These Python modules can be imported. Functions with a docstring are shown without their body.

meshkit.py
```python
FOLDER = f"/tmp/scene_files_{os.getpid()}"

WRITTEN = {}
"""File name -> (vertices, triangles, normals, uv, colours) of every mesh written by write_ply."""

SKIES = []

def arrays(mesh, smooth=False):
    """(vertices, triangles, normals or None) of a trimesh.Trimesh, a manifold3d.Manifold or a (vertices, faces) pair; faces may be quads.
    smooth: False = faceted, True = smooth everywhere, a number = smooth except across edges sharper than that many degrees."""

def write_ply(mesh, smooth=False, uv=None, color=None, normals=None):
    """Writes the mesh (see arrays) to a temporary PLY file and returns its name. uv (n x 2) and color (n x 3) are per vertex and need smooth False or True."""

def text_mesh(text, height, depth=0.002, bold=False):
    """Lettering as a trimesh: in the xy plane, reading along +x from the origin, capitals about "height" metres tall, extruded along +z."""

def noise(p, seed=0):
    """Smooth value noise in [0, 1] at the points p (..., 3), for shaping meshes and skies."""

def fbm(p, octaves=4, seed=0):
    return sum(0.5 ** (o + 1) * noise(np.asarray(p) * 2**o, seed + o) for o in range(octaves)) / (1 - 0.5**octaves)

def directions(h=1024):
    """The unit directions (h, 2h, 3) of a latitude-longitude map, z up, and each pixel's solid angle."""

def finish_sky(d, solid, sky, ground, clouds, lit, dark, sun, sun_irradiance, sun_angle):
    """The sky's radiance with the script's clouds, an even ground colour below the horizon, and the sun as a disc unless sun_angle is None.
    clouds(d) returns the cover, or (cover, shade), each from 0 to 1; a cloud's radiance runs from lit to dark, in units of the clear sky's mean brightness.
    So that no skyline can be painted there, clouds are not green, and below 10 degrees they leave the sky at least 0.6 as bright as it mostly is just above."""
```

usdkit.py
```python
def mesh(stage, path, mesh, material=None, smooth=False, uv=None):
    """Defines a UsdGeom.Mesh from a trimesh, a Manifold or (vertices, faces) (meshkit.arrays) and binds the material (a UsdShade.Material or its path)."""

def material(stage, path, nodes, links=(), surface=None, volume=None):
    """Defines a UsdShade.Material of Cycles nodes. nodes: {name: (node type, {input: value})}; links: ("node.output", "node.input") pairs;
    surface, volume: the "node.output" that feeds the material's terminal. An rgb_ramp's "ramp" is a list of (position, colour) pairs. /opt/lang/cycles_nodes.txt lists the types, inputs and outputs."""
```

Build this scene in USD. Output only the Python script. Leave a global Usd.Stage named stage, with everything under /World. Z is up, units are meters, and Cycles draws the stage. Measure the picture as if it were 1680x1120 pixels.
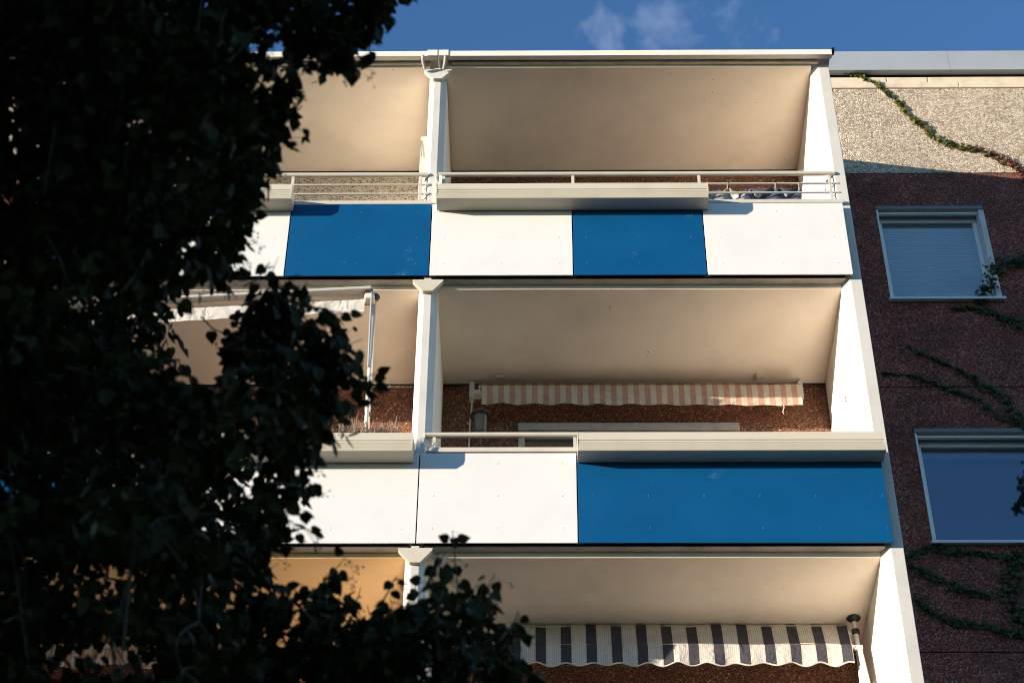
import math, random
import numpy as np, trimesh, shapely, usdkit, meshkit
from pxr import Usd, UsdGeom, UsdLux, UsdShade, Gf, Sdf
from shapely.geometry import Polygon, Point

stage = Usd.Stage.CreateInMemory()
UsdGeom.SetStageUpAxis(stage, UsdGeom.Tokens.z)
UsdGeom.SetStageMetersPerUnit(stage, 1.0)
UsdGeom.Xform.Define(stage, '/World')
UsdGeom.Scope.Define(stage, '/World/Looks')
PI = math.pi

# ------------------------------------------------------------------ camera, sky, sun, exposure
CAM = np.array([0.9132, -12.0652, 1.6382])
YAW, PITCH, ROLL, FPX = -0.01557, 0.72090, 0.00768, 3165.4
EXPOSURE = 2.2
SUN_TO = np.array([-2.15, -1.0, 0.35]); SUN_TO = SUN_TO / np.linalg.norm(SUN_TO)
SUN_INTENSITY, SKY_STRENGTH = 0.60, 0.057
SUN_COLOR = (1.0, 0.86, 0.68)

_c, _s = math.cos(YAW), math.sin(YAW)
FW = np.array([_s * math.cos(PITCH), _c * math.cos(PITCH), math.sin(PITCH)])
_rt = np.array([_c, -_s, 0.0]); _up = np.cross(_rt, FW)
RT = math.cos(ROLL) * _rt + math.sin(ROLL) * _up
UP = -math.sin(ROLL) * _rt + math.cos(ROLL) * _up
cam = UsdGeom.Camera.Define(stage, '/World/camera')
M = Gf.Matrix4d(*RT, 0, *UP, 0, *(-FW), 0, *CAM, 1)
cam.AddTransformOp().Set(M)
cam.CreateHorizontalApertureAttr(36.0); cam.CreateVerticalApertureAttr(36.0 * 682 / 1024)
cam.CreateFocalLengthAttr(FPX / 1680 * 36)
cam.CreateClippingRangeAttr(Gf.Vec2f(0.1, 5000))
cam.CreateFStopAttr(3.2); cam.CreateFocusDistanceAttr(17.2)
cam.CreateExposureAttr(EXPOSURE)

SUN_EL = math.asin(SUN_TO[2]); SUN_ROT = math.atan2(SUN_TO[0], SUN_TO[1])
sky_m = usdkit.material(stage, '/World/Looks/sky_look', {
    's': ('sky_texture', {'sky_type': 'single_scattering', 'sun_disc': False, 'sun_elevation': SUN_EL, 'sun_rotation': SUN_ROT, 'altitude': 100.0, 'air_density': 1.0, 'aerosol_density': 0.25, 'ozone_density': 1.0}),
    'tc': ('texture_coordinate', {}),
    'hs': ('hsv', {'saturation': 1.15, 'value': 1.0}),
    'ti': ('mix_color', {'blend_type': 'multiply', 'fac': 1.0, 'b': (0.52, 0.76, 1.10), 'use_clamp': False}),
    'mp': ('mapping', {'location': (-0.09, 0.1, 0.0), 'scale': (3.2, 3.4, 3.0)}),
    'n1': ('noise_texture', {'scale': 2.1, 'detail': 6.0, 'roughness': 0.56, 'distortion': 0.25}),
    'r1': ('rgb_ramp', {'ramp': [(0.0, (0, 0, 0)), (0.632, (0, 0, 0)), (0.70, (0.17, 0.17, 0.17)), (0.80, (0.42, 0.42, 0.42)), (1.0, (0.4, 0.4, 0.4))]}),
    'cl': ('mix_color', {'blend_type': 'mix', 'b': (5.2, 5.4, 6.2), 'use_clamp': False}),
    'bg': ('background_shader', {'strength': SKY_STRENGTH}),
}, [('tc.generated', 'mp.vector'), ('mp.vector', 'n1.vector'), ('n1.fac', 'r1.fac'), ('r1.color', 'cl.fac'), ('s.color', 'hs.color'), ('hs.color', 'ti.a'), ('ti.result', 'cl.a'), ('cl.result', 'bg.color')], surface='bg.background')
dome = UsdLux.DomeLight.Define(stage, '/World/sky')
UsdShade.MaterialBindingAPI.Apply(dome.GetPrim()).Bind(sky_m)
dome.GetPrim().SetCustomDataByKey('kind', 'structure')

sun = UsdLux.DistantLight.Define(stage, '/World/sun')
sun.CreateNormalizeAttr(True); sun.CreateIntensityAttr(SUN_INTENSITY); sun.CreateAngleAttr(0.5)
sun.CreateColorAttr(Gf.Vec3f(*SUN_COLOR))
zx = np.cross([0, 0, 1.0], SUN_TO); zx /= np.linalg.norm(zx); zy = np.cross(SUN_TO, zx)
sun.AddTransformOp().Set(Gf.Matrix4d(*zx, 0, *zy, 0, *SUN_TO, 0, 0, 0, 40, 1))


def at(px, py, dist):
    """The point `dist` metres from where the photographer stood, along the sight line of a place in the photograph."""
    d = FW + RT * (px - 840) / FPX - UP * (py - 560) / FPX
    return CAM + d / np.linalg.norm(d) * dist


def on_wall(px, py, Y):
    d = FW + RT * (px - 840) / FPX - UP * (py - 560) / FPX
    return CAM + d * (Y - CAM[1]) / d[1]


def pix(P):
    v = np.asarray(P) - CAM
    z = v @ FW
    return np.stack([840 + FPX * (v @ RT) / z, 560 - FPX * (v @ UP) / z], -1)


# ------------------------------------------------------------------ helpers
used = {}


def numbered(path):
    n = used.get(path, 0); used[path] = n + 1
    return path if n == 0 else f'{path}_{n:03d}'


def tag(o, label=None, cat=None, group=None, kind=None):
    p = o.GetPrim() if hasattr(o, 'GetPrim') else o
    for k, v in (('label', label), ('category', cat), ('group', group), ('kind', kind)):
        if v: p.SetCustomDataByKey(k, v)
    return o


def thing(name, label, cat, loc=(0, 0, 0), group=None, kind=None):
    x = UsdGeom.Xform.Define(stage, numbered('/World/' + name))
    x.AddTranslateOp().Set(Gf.Vec3d(*map(float, loc)))
    tag(x, label, cat, group, kind)
    x.loc = np.array(loc, float)
    return x


def origin(parent):
    if parent is None: return np.zeros(3)
    o = UsdGeom.Xformable(parent.GetPrim()).ComputeLocalToWorldTransform(Usd.TimeCode.Default()).ExtractTranslation()
    return np.array(o)


class MB:
    """Collects shapes, in world metres, and builds them as one mesh."""
    def __init__(s): s.v, s.f, s.n = [], [], 0
    def add(s, v, f):
        v = np.asarray(v, float); f = np.asarray(f, int)
        s.v.append(v); s.f.append(f + s.n); s.n += len(v); return s
    def tm(s, m): return s.add(m.vertices, m.faces)
    def box(s, x0, x1, y0, y1, z0, z1, c=0.0):
        if c <= 0:
            v = [(x, y, z) for z in (z0, z1) for y in (y0, y1) for x in (x0, x1)]
            return s.quads(v, [(0, 2, 3, 1), (4, 5, 7, 6), (0, 1, 5, 4), (2, 6, 7, 3), (0, 4, 6, 2), (1, 3, 7, 5)])
        pts = []
        for X, sx in ((x0, 1), (x1, -1)):
            for Y, sy in ((y0, 1), (y1, -1)):
                for Z, sz in ((z0, 1), (z1, -1)):
                    pts += [(X + sx * c, Y + sy * c, Z), (X + sx * c, Y, Z + sz * c), (X, Y + sy * c, Z + sz * c)]
        return s.tm(trimesh.convex.convex_hull(np.array(pts)))
    def quads(s, v, q):
        f = []
        for a in q:
            f += [(a[0], a[1], a[2]), (a[0], a[2], a[3])]
        return s.add(v, f)
    def prism_x(s, prof, x0, x1):
        """prof: (y, z) polygon, extruded along x."""
        return s.poly(prof, x0, x1, lambda u, v, w: (w, u, v))
    def prism_y(s, prof, y0, y1): return s.poly(prof, y0, y1, lambda u, v, w: (u, w, v))
    def prism_z(s, prof, z0, z1): return s.poly(prof, z0, z1, lambda u, v, w: (u, v, w))
    def poly(s, prof, w0, w1, put):
        m = trimesh.creation.extrude_polygon(prof if isinstance(prof, Polygon) else Polygon(prof), w1 - w0, engine='earcut')
        u, v, w = m.vertices.T
        p = np.stack(put(u, v, w + w0), -1)
        f = m.faces
        a = trimesh.Trimesh(p, f, process=False)
        if a.volume < 0: f = f[:, ::-1]
        return s.add(p, f)
    def tube(s, pts, r, n=8, cap=True):
        pts = np.asarray(pts, float); k = len(pts)
        r = np.broadcast_to(np.asarray(r, float), (k,))
        t = np.gradient(pts, axis=0); t /= np.linalg.norm(t, axis=1, keepdims=True) + 1e-12
        ref = np.array([0, 0, 1.0]) if abs(t[0][2]) < 0.9 else np.array([1.0, 0, 0])
        vs = []
        a = np.arange(n) * 2 * PI / n
        for i in range(k):
            u = np.cross(ref, t[i]); u /= np.linalg.norm(u) + 1e-12
            w = np.cross(t[i], u); ref_new = np.cross(t[i], u)
            vs.append(pts[i] + r[i] * (np.cos(a)[:, None] * u + np.sin(a)[:, None] * w))
        v = np.concatenate(vs)
        f = []
        for i in range(k - 1):
            for j in range(n):
                b, c = i * n + j, i * n + (j + 1) % n
                f += [(b, c, c + n), (b, c + n, b + n)]
        if cap:
            v = np.vstack([v, pts[:1], pts[-1:]]); c0, c1 = len(v) - 2, len(v) - 1
            for j in range(n):
                f += [(c0, (j + 1) % n, j), (c1, (k - 1) * n + j, (k - 1) * n + (j + 1) % n)]
        return s.add(v, f)
    def lathe(s, prof, c, n=20):
        """prof: (r, z) list, about the vertical through c."""
        prof = np.array(prof, float); a = np.arange(n) * 2 * PI / n
        v = np.array([(c[0] + r * math.cos(t), c[1] + r * math.sin(t), c[2] + z) for r, z in prof for t in a])
        f = []
        for i in range(len(prof) - 1):
            for j in range(n):
                b, d = i * n + j, i * n + (j + 1) % n
                f += [(b, d, d + n), (b, d + n, b + n)]
        return s.add(v, f)
    def build(s, name, material, parent=None, smooth=False, label=None, kind=None, uvs=None):
        base = '/World' if parent is None else str(parent.GetPath())
        v = np.concatenate(s.v) - origin(parent); f = np.concatenate(s.f)
        m = usdkit.mesh(stage, numbered(f'{base}/{name}'), (v, f), material, smooth)
        tag(m, label, None, None, kind)
        return m


def mat(name, nodes, links=(), surface='p.BSDF'):
    return usdkit.material(stage, '/World/Looks/' + name, nodes, links, surface=surface)


def plain(name, color, rough=0.5, metal=0.0, var=0.06, scale=3.0, bump=0.0, bscale=120.0, spec=0.5, dirt=None):
    """A colour that wanders a little, with optional fine relief."""
    c = np.array(color)
    n = {'g': ('geometry', {}), 'n': ('noise_texture', {'scale': scale, 'detail': 6.0, 'roughness': 0.65}),
         'r': ('rgb_ramp', {'ramp': [(0.3, tuple(c * (1 - 2 * var))), (0.5, tuple(c)), (0.7, tuple(np.minimum(c * (1 + var), 1)))]}),
         'p': ('principled_bsdf', {'roughness': rough, 'metallic': metal, 'specular_ior_level': spec})}
    l = [('g.position', 'n.vector'), ('n.fac', 'r.fac'), ('r.color', 'p.base_color')]
    if bump:
        n['n2'] = ('noise_texture', {'scale': bscale, 'detail': 4.0, 'roughness': 0.6})
        n['b'] = ('bump', {'strength': 0.6, 'distance': bump})
        l += [('g.position', 'n2.vector'), ('n2.fac', 'b.height'), ('b.normal', 'p.normal')]
    return mat(name, n, l)


def pebbles(name, stops, mortar, scale, mortar_w=0.12, dist=0.006, rough=0.75, patch=0.25):
    """Pebble-dash: small stones of mixed tones standing proud of the render, with dull large patches of weathering."""
    return mat(name, {
        'g': ('geometry', {}),
        'nz': ('noise_texture', {'scale': scale * 0.9, 'detail': 1.0}),
        'va': ('vector_math', {'math_type': 'multiply_add', 'vector2': (0.01, 0.01, 0.01)}),
        'v': ('voronoi_texture', {'feature': 'f1', 'scale': scale}),
        'e': ('voronoi_texture', {'feature': 'distance_to_edge', 'scale': scale}),
        'sc': ('separate_color', {}),
        'r': ('rgb_ramp', {'ramp': stops}),
        'em': ('map_range', {'from_min': 0.02, 'from_max': mortar_w, 'clamp': True}),
        'm': ('mix_color', {'a': mortar}),
        'pn': ('noise_texture', {'scale': 2.3, 'detail': 5.0, 'roughness': 0.6}),
        'pr': ('rgb_ramp', {'ramp': [(0.3, (1 - patch,) * 3), (0.62, (1, 1, 1))]}),
        'mm': ('mix_color', {'blend_type': 'multiply', 'fac': 1.0}),
        'hm': ('map_range', {'from_min': 0.0, 'from_max': 0.35, 'clamp': True}),
        'hh': ('math', {'math_type': 'multiply'}),
        'b': ('bump', {'strength': 1.0, 'distance': dist}),
        'p': ('principled_bsdf', {'roughness': rough, 'specular_ior_level': 0.35}),
    }, [('g.position', 'nz.vector'), ('nz.color', 'va.vector1'), ('g.position', 'va.vector3'), ('va.vector', 'v.vector'), ('va.vector', 'e.vector'),
        ('v.color', 'sc.color'), ('sc.r', 'r.fac'), ('e.distance', 'em.value'), ('em.result', 'm.fac'), ('r.color', 'm.b'),
        ('g.position', 'pn.vector'), ('pn.fac', 'pr.fac'), ('m.result', 'mm.a'), ('pr.color', 'mm.b'), ('mm.result', 'p.base_color'),
        ('e.distance', 'hm.value'), ('hm.result', 'hh.value1'), ('sc.g', 'hh.value2'), ('hh.value', 'b.height'), ('b.normal', 'p.normal')])


def pitted(name, color, rough=0.8, pits=0.10, stain=0.15):
    """Painted concrete: faint stains, board marks and a few dark pits."""
    c = np.array(color)
    return mat(name, {
        'g': ('geometry', {}),
        'n': ('noise_texture', {'scale': 1.3, 'detail': 8.0, 'roughness': 0.6}),
        'r': ('rgb_ramp', {'ramp': [(0.28, tuple(c * (1 - stain))), (0.55, tuple(c)), (0.75, tuple(c * 1.03))]}),
        'v': ('voronoi_texture', {'feature': 'f1', 'scale': 14.0}),
        'sc': ('separate_color', {}),
        'sz': ('map_range', {'from_min': 0.42, 'from_max': 1.0, 'to_min': 0.0, 'to_max': pits, 'clamp': True}),
        'pn': ('noise_texture', {'scale': 1.6, 'detail': 2.0}), 'pm': ('map_range', {'from_min': 0.40, 'from_max': 0.60, 'to_min': 0.25, 'clamp': True}), 'pz': ('math', {'math_type': 'multiply'}),
        'lt': ('math', {'math_type': 'less_than'}),
        'm': ('mix_color', {'b': tuple(c * 0.12)}),
        'n2': ('noise_texture', {'scale': 70.0, 'detail': 5.0, 'roughness': 0.6}),
        'b': ('bump', {'strength': 0.35, 'distance': 0.003}),
        'p': ('principled_bsdf', {'roughness': rough, 'specular_ior_level': 0.25}),
    }, [('g.position', 'n.vector'), ('n.fac', 'r.fac'), ('g.position', 'v.vector'), ('v.color', 'sc.color'), ('sc.r', 'sz.value'),
        ('g.position', 'pn.vector'), ('pn.fac', 'pm.value'), ('pm.result', 'pz.value1'), ('sz.result', 'pz.value2'),
        ('v.distance', 'lt.value1'), ('pz.value', 'lt.value2'), ('lt.value', 'm.fac'), ('r.color', 'm.a'), ('m.result', 'p.base_color'),
        ('g.position', 'n2.vector'), ('n2.fac', 'b.height'), ('b.normal', 'p.normal')])


def stripes(name, stops, x0, period, rough=0.85, dirt=0.12, trans=0.25):
    """Woven awning cloth with stripes across x; thin enough to let some light through."""
    return mat(name, {
        'g': ('geometry', {}), 'sx': ('separate_xyz', {}),
        'a': ('math', {'math_type': 'subtract', 'value2': x0}), 'd': ('math', {'math_type': 'divide', 'value2': period}), 'f': ('math', {'math_type': 'fraction'}),
        'r': ('rgb_ramp', {'interpolate': False, 'ramp': stops}),
        'n': ('noise_texture', {'scale': 5.0, 'detail': 7.0, 'roughness': 0.65}),
        'nr': ('rgb_ramp', {'ramp': [(0.3, (1 - 2 * dirt,) * 3), (0.6, (1, 1, 1))]}),
        'mm': ('mix_color', {'blend_type': 'multiply', 'fac': 1.0}),
        'n2': ('noise_texture', {'scale': 7.0, 'detail': 3.0, 'distortion': 1.5}),
        'b': ('bump', {'strength': 0.7, 'distance': 0.03}),
        'p': ('principled_bsdf', {'roughness': rough, 'specular_ior_level': 0.2}),
        't': ('translucent_bsdf', {}), 'mix': ('mix_closure', {'fac': trans}),
    }, [('g.position', 'sx.vector'), ('sx.x', 'a.value1'), ('a.value', 'd.value1'), ('d.value', 'f.value1'), ('f.value', 'r.fac'),
        ('g.position', 'n.vector'), ('n.fac', 'nr.fac'), ('r.color', 'mm.a'), ('nr.color', 'mm.b'), ('mm.result', 'p.base_color'), ('mm.result', 't.color'),
        ('g.position', 'n2.vector'), ('n2.fac', 'b.height'), ('b.normal', 'p.normal'), ('p.BSDF', 'mix.closure1'), ('t.BSDF', 'mix.closure2')], surface='mix.closure')


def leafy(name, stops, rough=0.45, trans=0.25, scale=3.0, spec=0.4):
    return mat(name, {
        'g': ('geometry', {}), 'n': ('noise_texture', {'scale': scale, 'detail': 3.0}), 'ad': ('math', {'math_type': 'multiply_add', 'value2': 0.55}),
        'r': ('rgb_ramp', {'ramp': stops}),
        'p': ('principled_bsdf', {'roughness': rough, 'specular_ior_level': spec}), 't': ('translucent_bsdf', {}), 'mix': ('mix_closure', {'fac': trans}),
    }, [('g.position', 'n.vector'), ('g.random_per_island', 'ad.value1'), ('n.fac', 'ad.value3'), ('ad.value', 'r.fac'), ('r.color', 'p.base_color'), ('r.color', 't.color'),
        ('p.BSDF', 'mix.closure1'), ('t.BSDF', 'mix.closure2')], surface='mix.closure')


L = {}
L['white_panel'] = plain('white_panel', (0.64, 0.64, 0.635), 0.42, var=0.02, scale=2.5)
L['blue_panel'] = mat('blue_panel', {
    'g': ('geometry', {}), 'n': ('noise_texture', {'scale': 2.0, 'detail': 5.0, 'roughness': 0.6}),
    'r': ('rgb_ramp', {'ramp': [(0.3, (0.002, 0.062, 0.178)), (0.7, (0.003, 0.074, 0.200))]}),
    'v': ('voronoi_texture', {'feature': 'f1', 'scale': 75.0}), 'lt': ('math', {'math_type': 'less_than', 'value2': 0.30}),
    'n2': ('noise_texture', {'scale': 3.2, 'detail': 2.0}), 'gt': ('map_range', {'from_min': 0.66, 'from_max': 0.74, 'clamp': True}),
    'mu': ('math', {'math_type': 'multiply'}), 'm': ('mix_color', {'b': (0.16, 0.26, 0.38)}),
    'p': ('principled_bsdf', {'roughness': 0.38, 'specular_ior_level': 0.15})},
    [('g.position', 'n.vector'), ('n.fac', 'r.fac'), ('g.position', 'v.vector'), ('v.distance', 'lt.value1'), ('g.position', 'n2.vector'), ('n2.fac', 'gt.value'),
     ('gt.result', 'mu.value1'), ('lt.value', 'mu.value2'), ('mu.value', 'm.fac'), ('r.color', 'm.a'), ('m.result', 'p.base_color')])
L['screw'] = plain('screw', (0.10, 0.10, 0.17), 0.4, metal=0.0)
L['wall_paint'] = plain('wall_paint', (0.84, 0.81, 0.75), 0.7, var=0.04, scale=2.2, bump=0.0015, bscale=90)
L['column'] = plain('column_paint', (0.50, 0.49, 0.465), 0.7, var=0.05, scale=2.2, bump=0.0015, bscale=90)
L['soffit'] = pitted('soffit_paint', (0.92, 0.81, 0.69))
L['soffit_orange'] = pitted('soffit_orange_paint', (0.82, 0.54, 0.28))
L['edge'] = plain('slab_edge', (0.40, 0.36, 0.32), 0.6, var=0.15, scale=5)
L['joint'] = plain('dark_joint', (0.035, 0.022, 0.018), 0.9, var=0.2, scale=20)
L['rust'] = plain('rust', (0.25, 0.12, 0.05), 0.8)
L['black'] = plain('dark_gap', (0.012, 0.012, 0.013), 0.8, var=0.02)
L['cream'] = plain('cream_metal', (0.50, 0.465, 0.385), 0.45, var=0.04, scale=4)
L['rail'] = plain('rail_paint', (0.50, 0.47, 0.41), 0.4, var=0.05, scale=6)
L['galv'] = plain('grey_metal', (0.31, 0.345, 0.39), 0.5, metal=0.15, var=0.05, scale=1.2)
L['flash'] = plain('pale_flashing', (0.66, 0.63, 0.58), 0.45, var=0.04)
L['pebble_light'] = pebbles('pebble_light', [(0, (0.40, 0.30, 0.21)), (0.3, (0.62, 0.51, 0.38)), (0.7, (0.80, 0.69, 0.55)), (1.0, (0.90, 0.83, 0.72))], (0.13, 0.09, 0.065), 54.0, patch=0.16, dist=0.016)
L['pebble_brown'] = pebbles('pebble_brown', [(0, (0.13, 0.038, 0.028)), (0.40, (0.34, 0.094, 0.066)), (0.80, (0.56, 0.175, 0.125)), (0.94, (0.64, 0.24, 0.18)), (0.975, (0.38, 0.27, 0.25)), (1.0, (0.55, 0.46, 0.43))], (0.055, 0.025, 0.022), 72.0, patch=0.5, dist=0.014)
L['pebble_red'] = pebbles('pebble_red', [(0, (0.13, 0.05, 0.03)), (0.45, (0.30, 0.125, 0.075)), (0.85, (0.42, 0.20, 0.125)), (0.965, (0.50, 0.32, 0.23)), (1.0, (0.7, 0.56, 0.46))], (0.09, 0.035, 0.022), 78.0, patch=0.3, dist=0.009)
L['pebble_speckle'] = pebbles('pebble_speckle', [(0, (0.10, 0.04, 0.03)), (0.42, (0.17, 0.085, 0.06)), (0.52, (0.62, 0.53, 0.43)), (1.0, (0.80, 0.73, 0.64))], (0.70, 0.61, 0.50), 52.0, mortar_w=0.3, patch=0.1)
L['concrete'] = plain('cream_concrete', (0.56, 0.48, 0.38), 0.8, var=0.12, scale=6, bump=0.004, bscale=40)
L['frame'] = plain('window_frame', (0.66, 0.67, 0.68), 0.35, var=0.03)
L['reveal'] = plain('window_reveal', (0.55, 0.54, 0.54), 0.65, var=0.08, scale=5)
L['headgrey'] = plain('grey_head', (0.16, 0.16, 0.17), 0.6, var=0.08)
L['blind'] = plain('blind_slats', (0.66, 0.71, 0.76), 0.45, var=0.05, scale=2)
L['dark'] = plain('dark_room', (0.03, 0.03, 0.032), 0.8)
L['steel'] = plain('pole_steel', (0.52, 0.50, 0.47), 0.3, metal=0.6)
L['rubber'] = plain('black_rubber', (0.015, 0.015, 0.016), 0.5)
L['white_plastic'] = plain('white_plastic', (0.62, 0.60, 0.57), 0.4)
L['lantern'] = plain('grey_lantern', (0.10, 0.095, 0.09), 0.4, var=0.1)
L['cloth_white'] = stripes('cloth_white', [(0, (0.74, 0.71, 0.68)), (1, (0.74, 0.71, 0.68))], 0, 1.0)
L['cloth_pink'] = stripes('cloth_pink', [(0, (0.70, 0.62, 0.52)), (0.5, (0.58, 0.35, 0.27))], 0.437, 0.1005, dirt=0.1)
g = (0.70, 0.66, 0.62); t_ = (0.30, 0.27, 0.26)
L['cloth_grey'] = stripes('cloth_grey', [(0, (0.072, 0.068, 0.088)), (0.405, t_), (0.415, g), (0.46, t_), (0.472, g), (0.55, t_), (0.56, g), (0.64, t_), (0.65, g), (0.72, t_), (0.73, g), (0.80, t_), (0.81, g), (0.88, t_), (0.89, g), (0.955, t_), (0.967, g), (0.99, t_)], 0.915, 0.1996, dirt=0.1, trans=0.15)
L['cloth_binding'] = plain('cloth_binding', (0.62, 0.58, 0.52), 0.85)
L['tarp_silver'] = plain('silver_tarp', (0.33, 0.31, 0.31), 0.38, metal=0.25, var=0.12, scale=6)
L['tarp_blue'] = plain('blue_tarp', (0.055, 0.065, 0.10), 0.4, var=0.1, scale=6)
L['pane'] = mat('window_glass', {
    'tr': ('transparent_bsdf', {'color': (0.80, 0.84, 0.86)}), 'gl': ('glossy_bsdf', {'roughness': 0.015, 'color': (0.9, 0.95, 1.0)}),
    'lw': ('layer_weight', {'blend': 0.5}), 'pw': ('math', {'math_type': 'power', 'value2': 4.0}), 'ma': ('math', {'math_type': 'multiply_add', 'value2': 0.75, 'value3': 0.17}), 'm': ('mix_closure', {})}, [('lw.facing', 'pw.value1'), ('pw.value', 'ma.value1'), ('ma.value', 'm.fac'), ('tr.BSDF', 'm.closure1'), ('gl.BSDF', 'm.closure2')], surface='m.closure')
L['pane_clear'] = mat('clear_glass', {
    'tr': ('transparent_bsdf', {'color': (0.90, 0.94, 0.96)}), 'gl': ('glossy_bsdf', {'roughness': 0.03, 'color': (0.9, 0.95, 1.0)}),
    'lw': ('layer_weight', {'blend': 0.5}), 'pw': ('math', {'math_type': 'power', 'value2': 4.0}), 'ma': ('math', {'math_type': 'multiply_add', 'value2': 0.85, 'value3': 0.08}), 'm': ('mix_closure', {})}, [('lw.facing', 'pw.value1'), ('pw.value', 'ma.value1'), ('ma.value', 'm.fac'), ('tr.BSDF', 'm.closure1'), ('gl.BSDF', 'm.closure2')], surface='m.closure')
L['bark'] = plain('bark', (0.055, 0.043, 0.032), 0.9, var=0.25, scale=12, bump=0.02, bscale=25)
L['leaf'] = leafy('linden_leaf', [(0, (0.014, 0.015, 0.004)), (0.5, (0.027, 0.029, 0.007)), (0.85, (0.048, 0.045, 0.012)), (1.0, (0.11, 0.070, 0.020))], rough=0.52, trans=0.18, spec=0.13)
L['bract'] = leafy('linden_bract', [(0, (0.06, 0.07, 0.03)), (1, (0.14, 0.13, 0.06))], rough=0.6, trans=0.25)
L['ivy'] = leafy('ivy_leaf', [(0, (0.022, 0.038, 0.014)), (0.6, (0.050, 0.075, 0.026)), (1, (0.09, 0.11, 0.04))], rough=0.5)
L['ivy_yellow'] = leafy('creeper_leaf', [(0, (0.07, 0.085, 0.02)), (0.5, (0.13, 0.13, 0.03)), (1, (0.22, 0.19, 0.05))], rough=0.5)
L['ivy_red'] = leafy('red_creeper_leaf', [(0, (0.10, 0.09, 0.03)), (0.45, (0.14, 0.06, 0.03)), (1, (0.20, 0.05, 0.035))], rough=0.5)
L['stem'] = plain('vine_stem', (0.05, 0.032, 0.024), 0.9)
L['dry'] = leafy('dry_stalk', [(0, (0.10, 0.10, 0.04)), (0.5, (0.32, 0.24, 0.19)), (1, (0.55, 0.45, 0.40))], rough=0.8, scale=9)
L['soil'] = plain('soil', (0.04, 0.028, 0.02), 0.95, var=0.2, scale=30)
L['ground'] = plain('ground_grass', (0.05, 0.058, 0.03), 0.95, var=0.25, scale=1.2)
L['asphalt'] = plain('asphalt', (0.055, 0.053, 0.05), 0.9, var=0.15, scale=4)
L['paving'] = plain('paving', (0.22, 0.20, 0.18), 0.9, var=0.12, scale=3)
L['render_grey'] = plain('grey_render', (0.34, 0.31, 0.28), 0.9, var=0.1, scale=0.6)

# ------------------------------------------------------------------ ground
tag(MB().box(-300, 300, -300, 300, -0.5, 0.0).build('ground', L['ground']), kind='structure')
tag(MB().box(-200, 200, -24, -16, 0.0, 0.004).build('road', L['asphalt']), kind='structure')
tag(MB().box(-200, 200, -15.85, -13.4, 0.0, 0.12, 0.01).build('pavement', L['paving']), kind='structure')

# ------------------------------------------------------------------ the apartment building
D = 1.3925                                    # the main facade; the balconies' fronts are at y = 0
B = thing('apartment_building', 'tall panel-built apartment block with stacked white and blue fronted balconies', 'building')
SOFFITS = [15.75, 12.95, 10.15, 7.35, 4.55, 1.75]
JOINTS = [18.0, 15.693, 12.905, 10.101, 7.301, 4.501, 1.701, 0.0]


def wall_panel(x0, x1, z0, z1, m, holes=(), y0=D, y1=D + 0.25, label=None):
    g_ = 0.006
    p = Polygon([(x0 + g_, z0 + g_), (x1 - g_, z0 + g_), (x1 - g_, z1 - g_), (x0 + g_, z1 - g_)])
    for h in holes:
        p = p.difference(Polygon([(h[0], h[2]), (h[1], h[2]), (h[1], h[3]), (h[0], h[3])]))
    return MB().prism_y(p, y0, y1).build('wall_panel', m, B, label=label)


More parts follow.
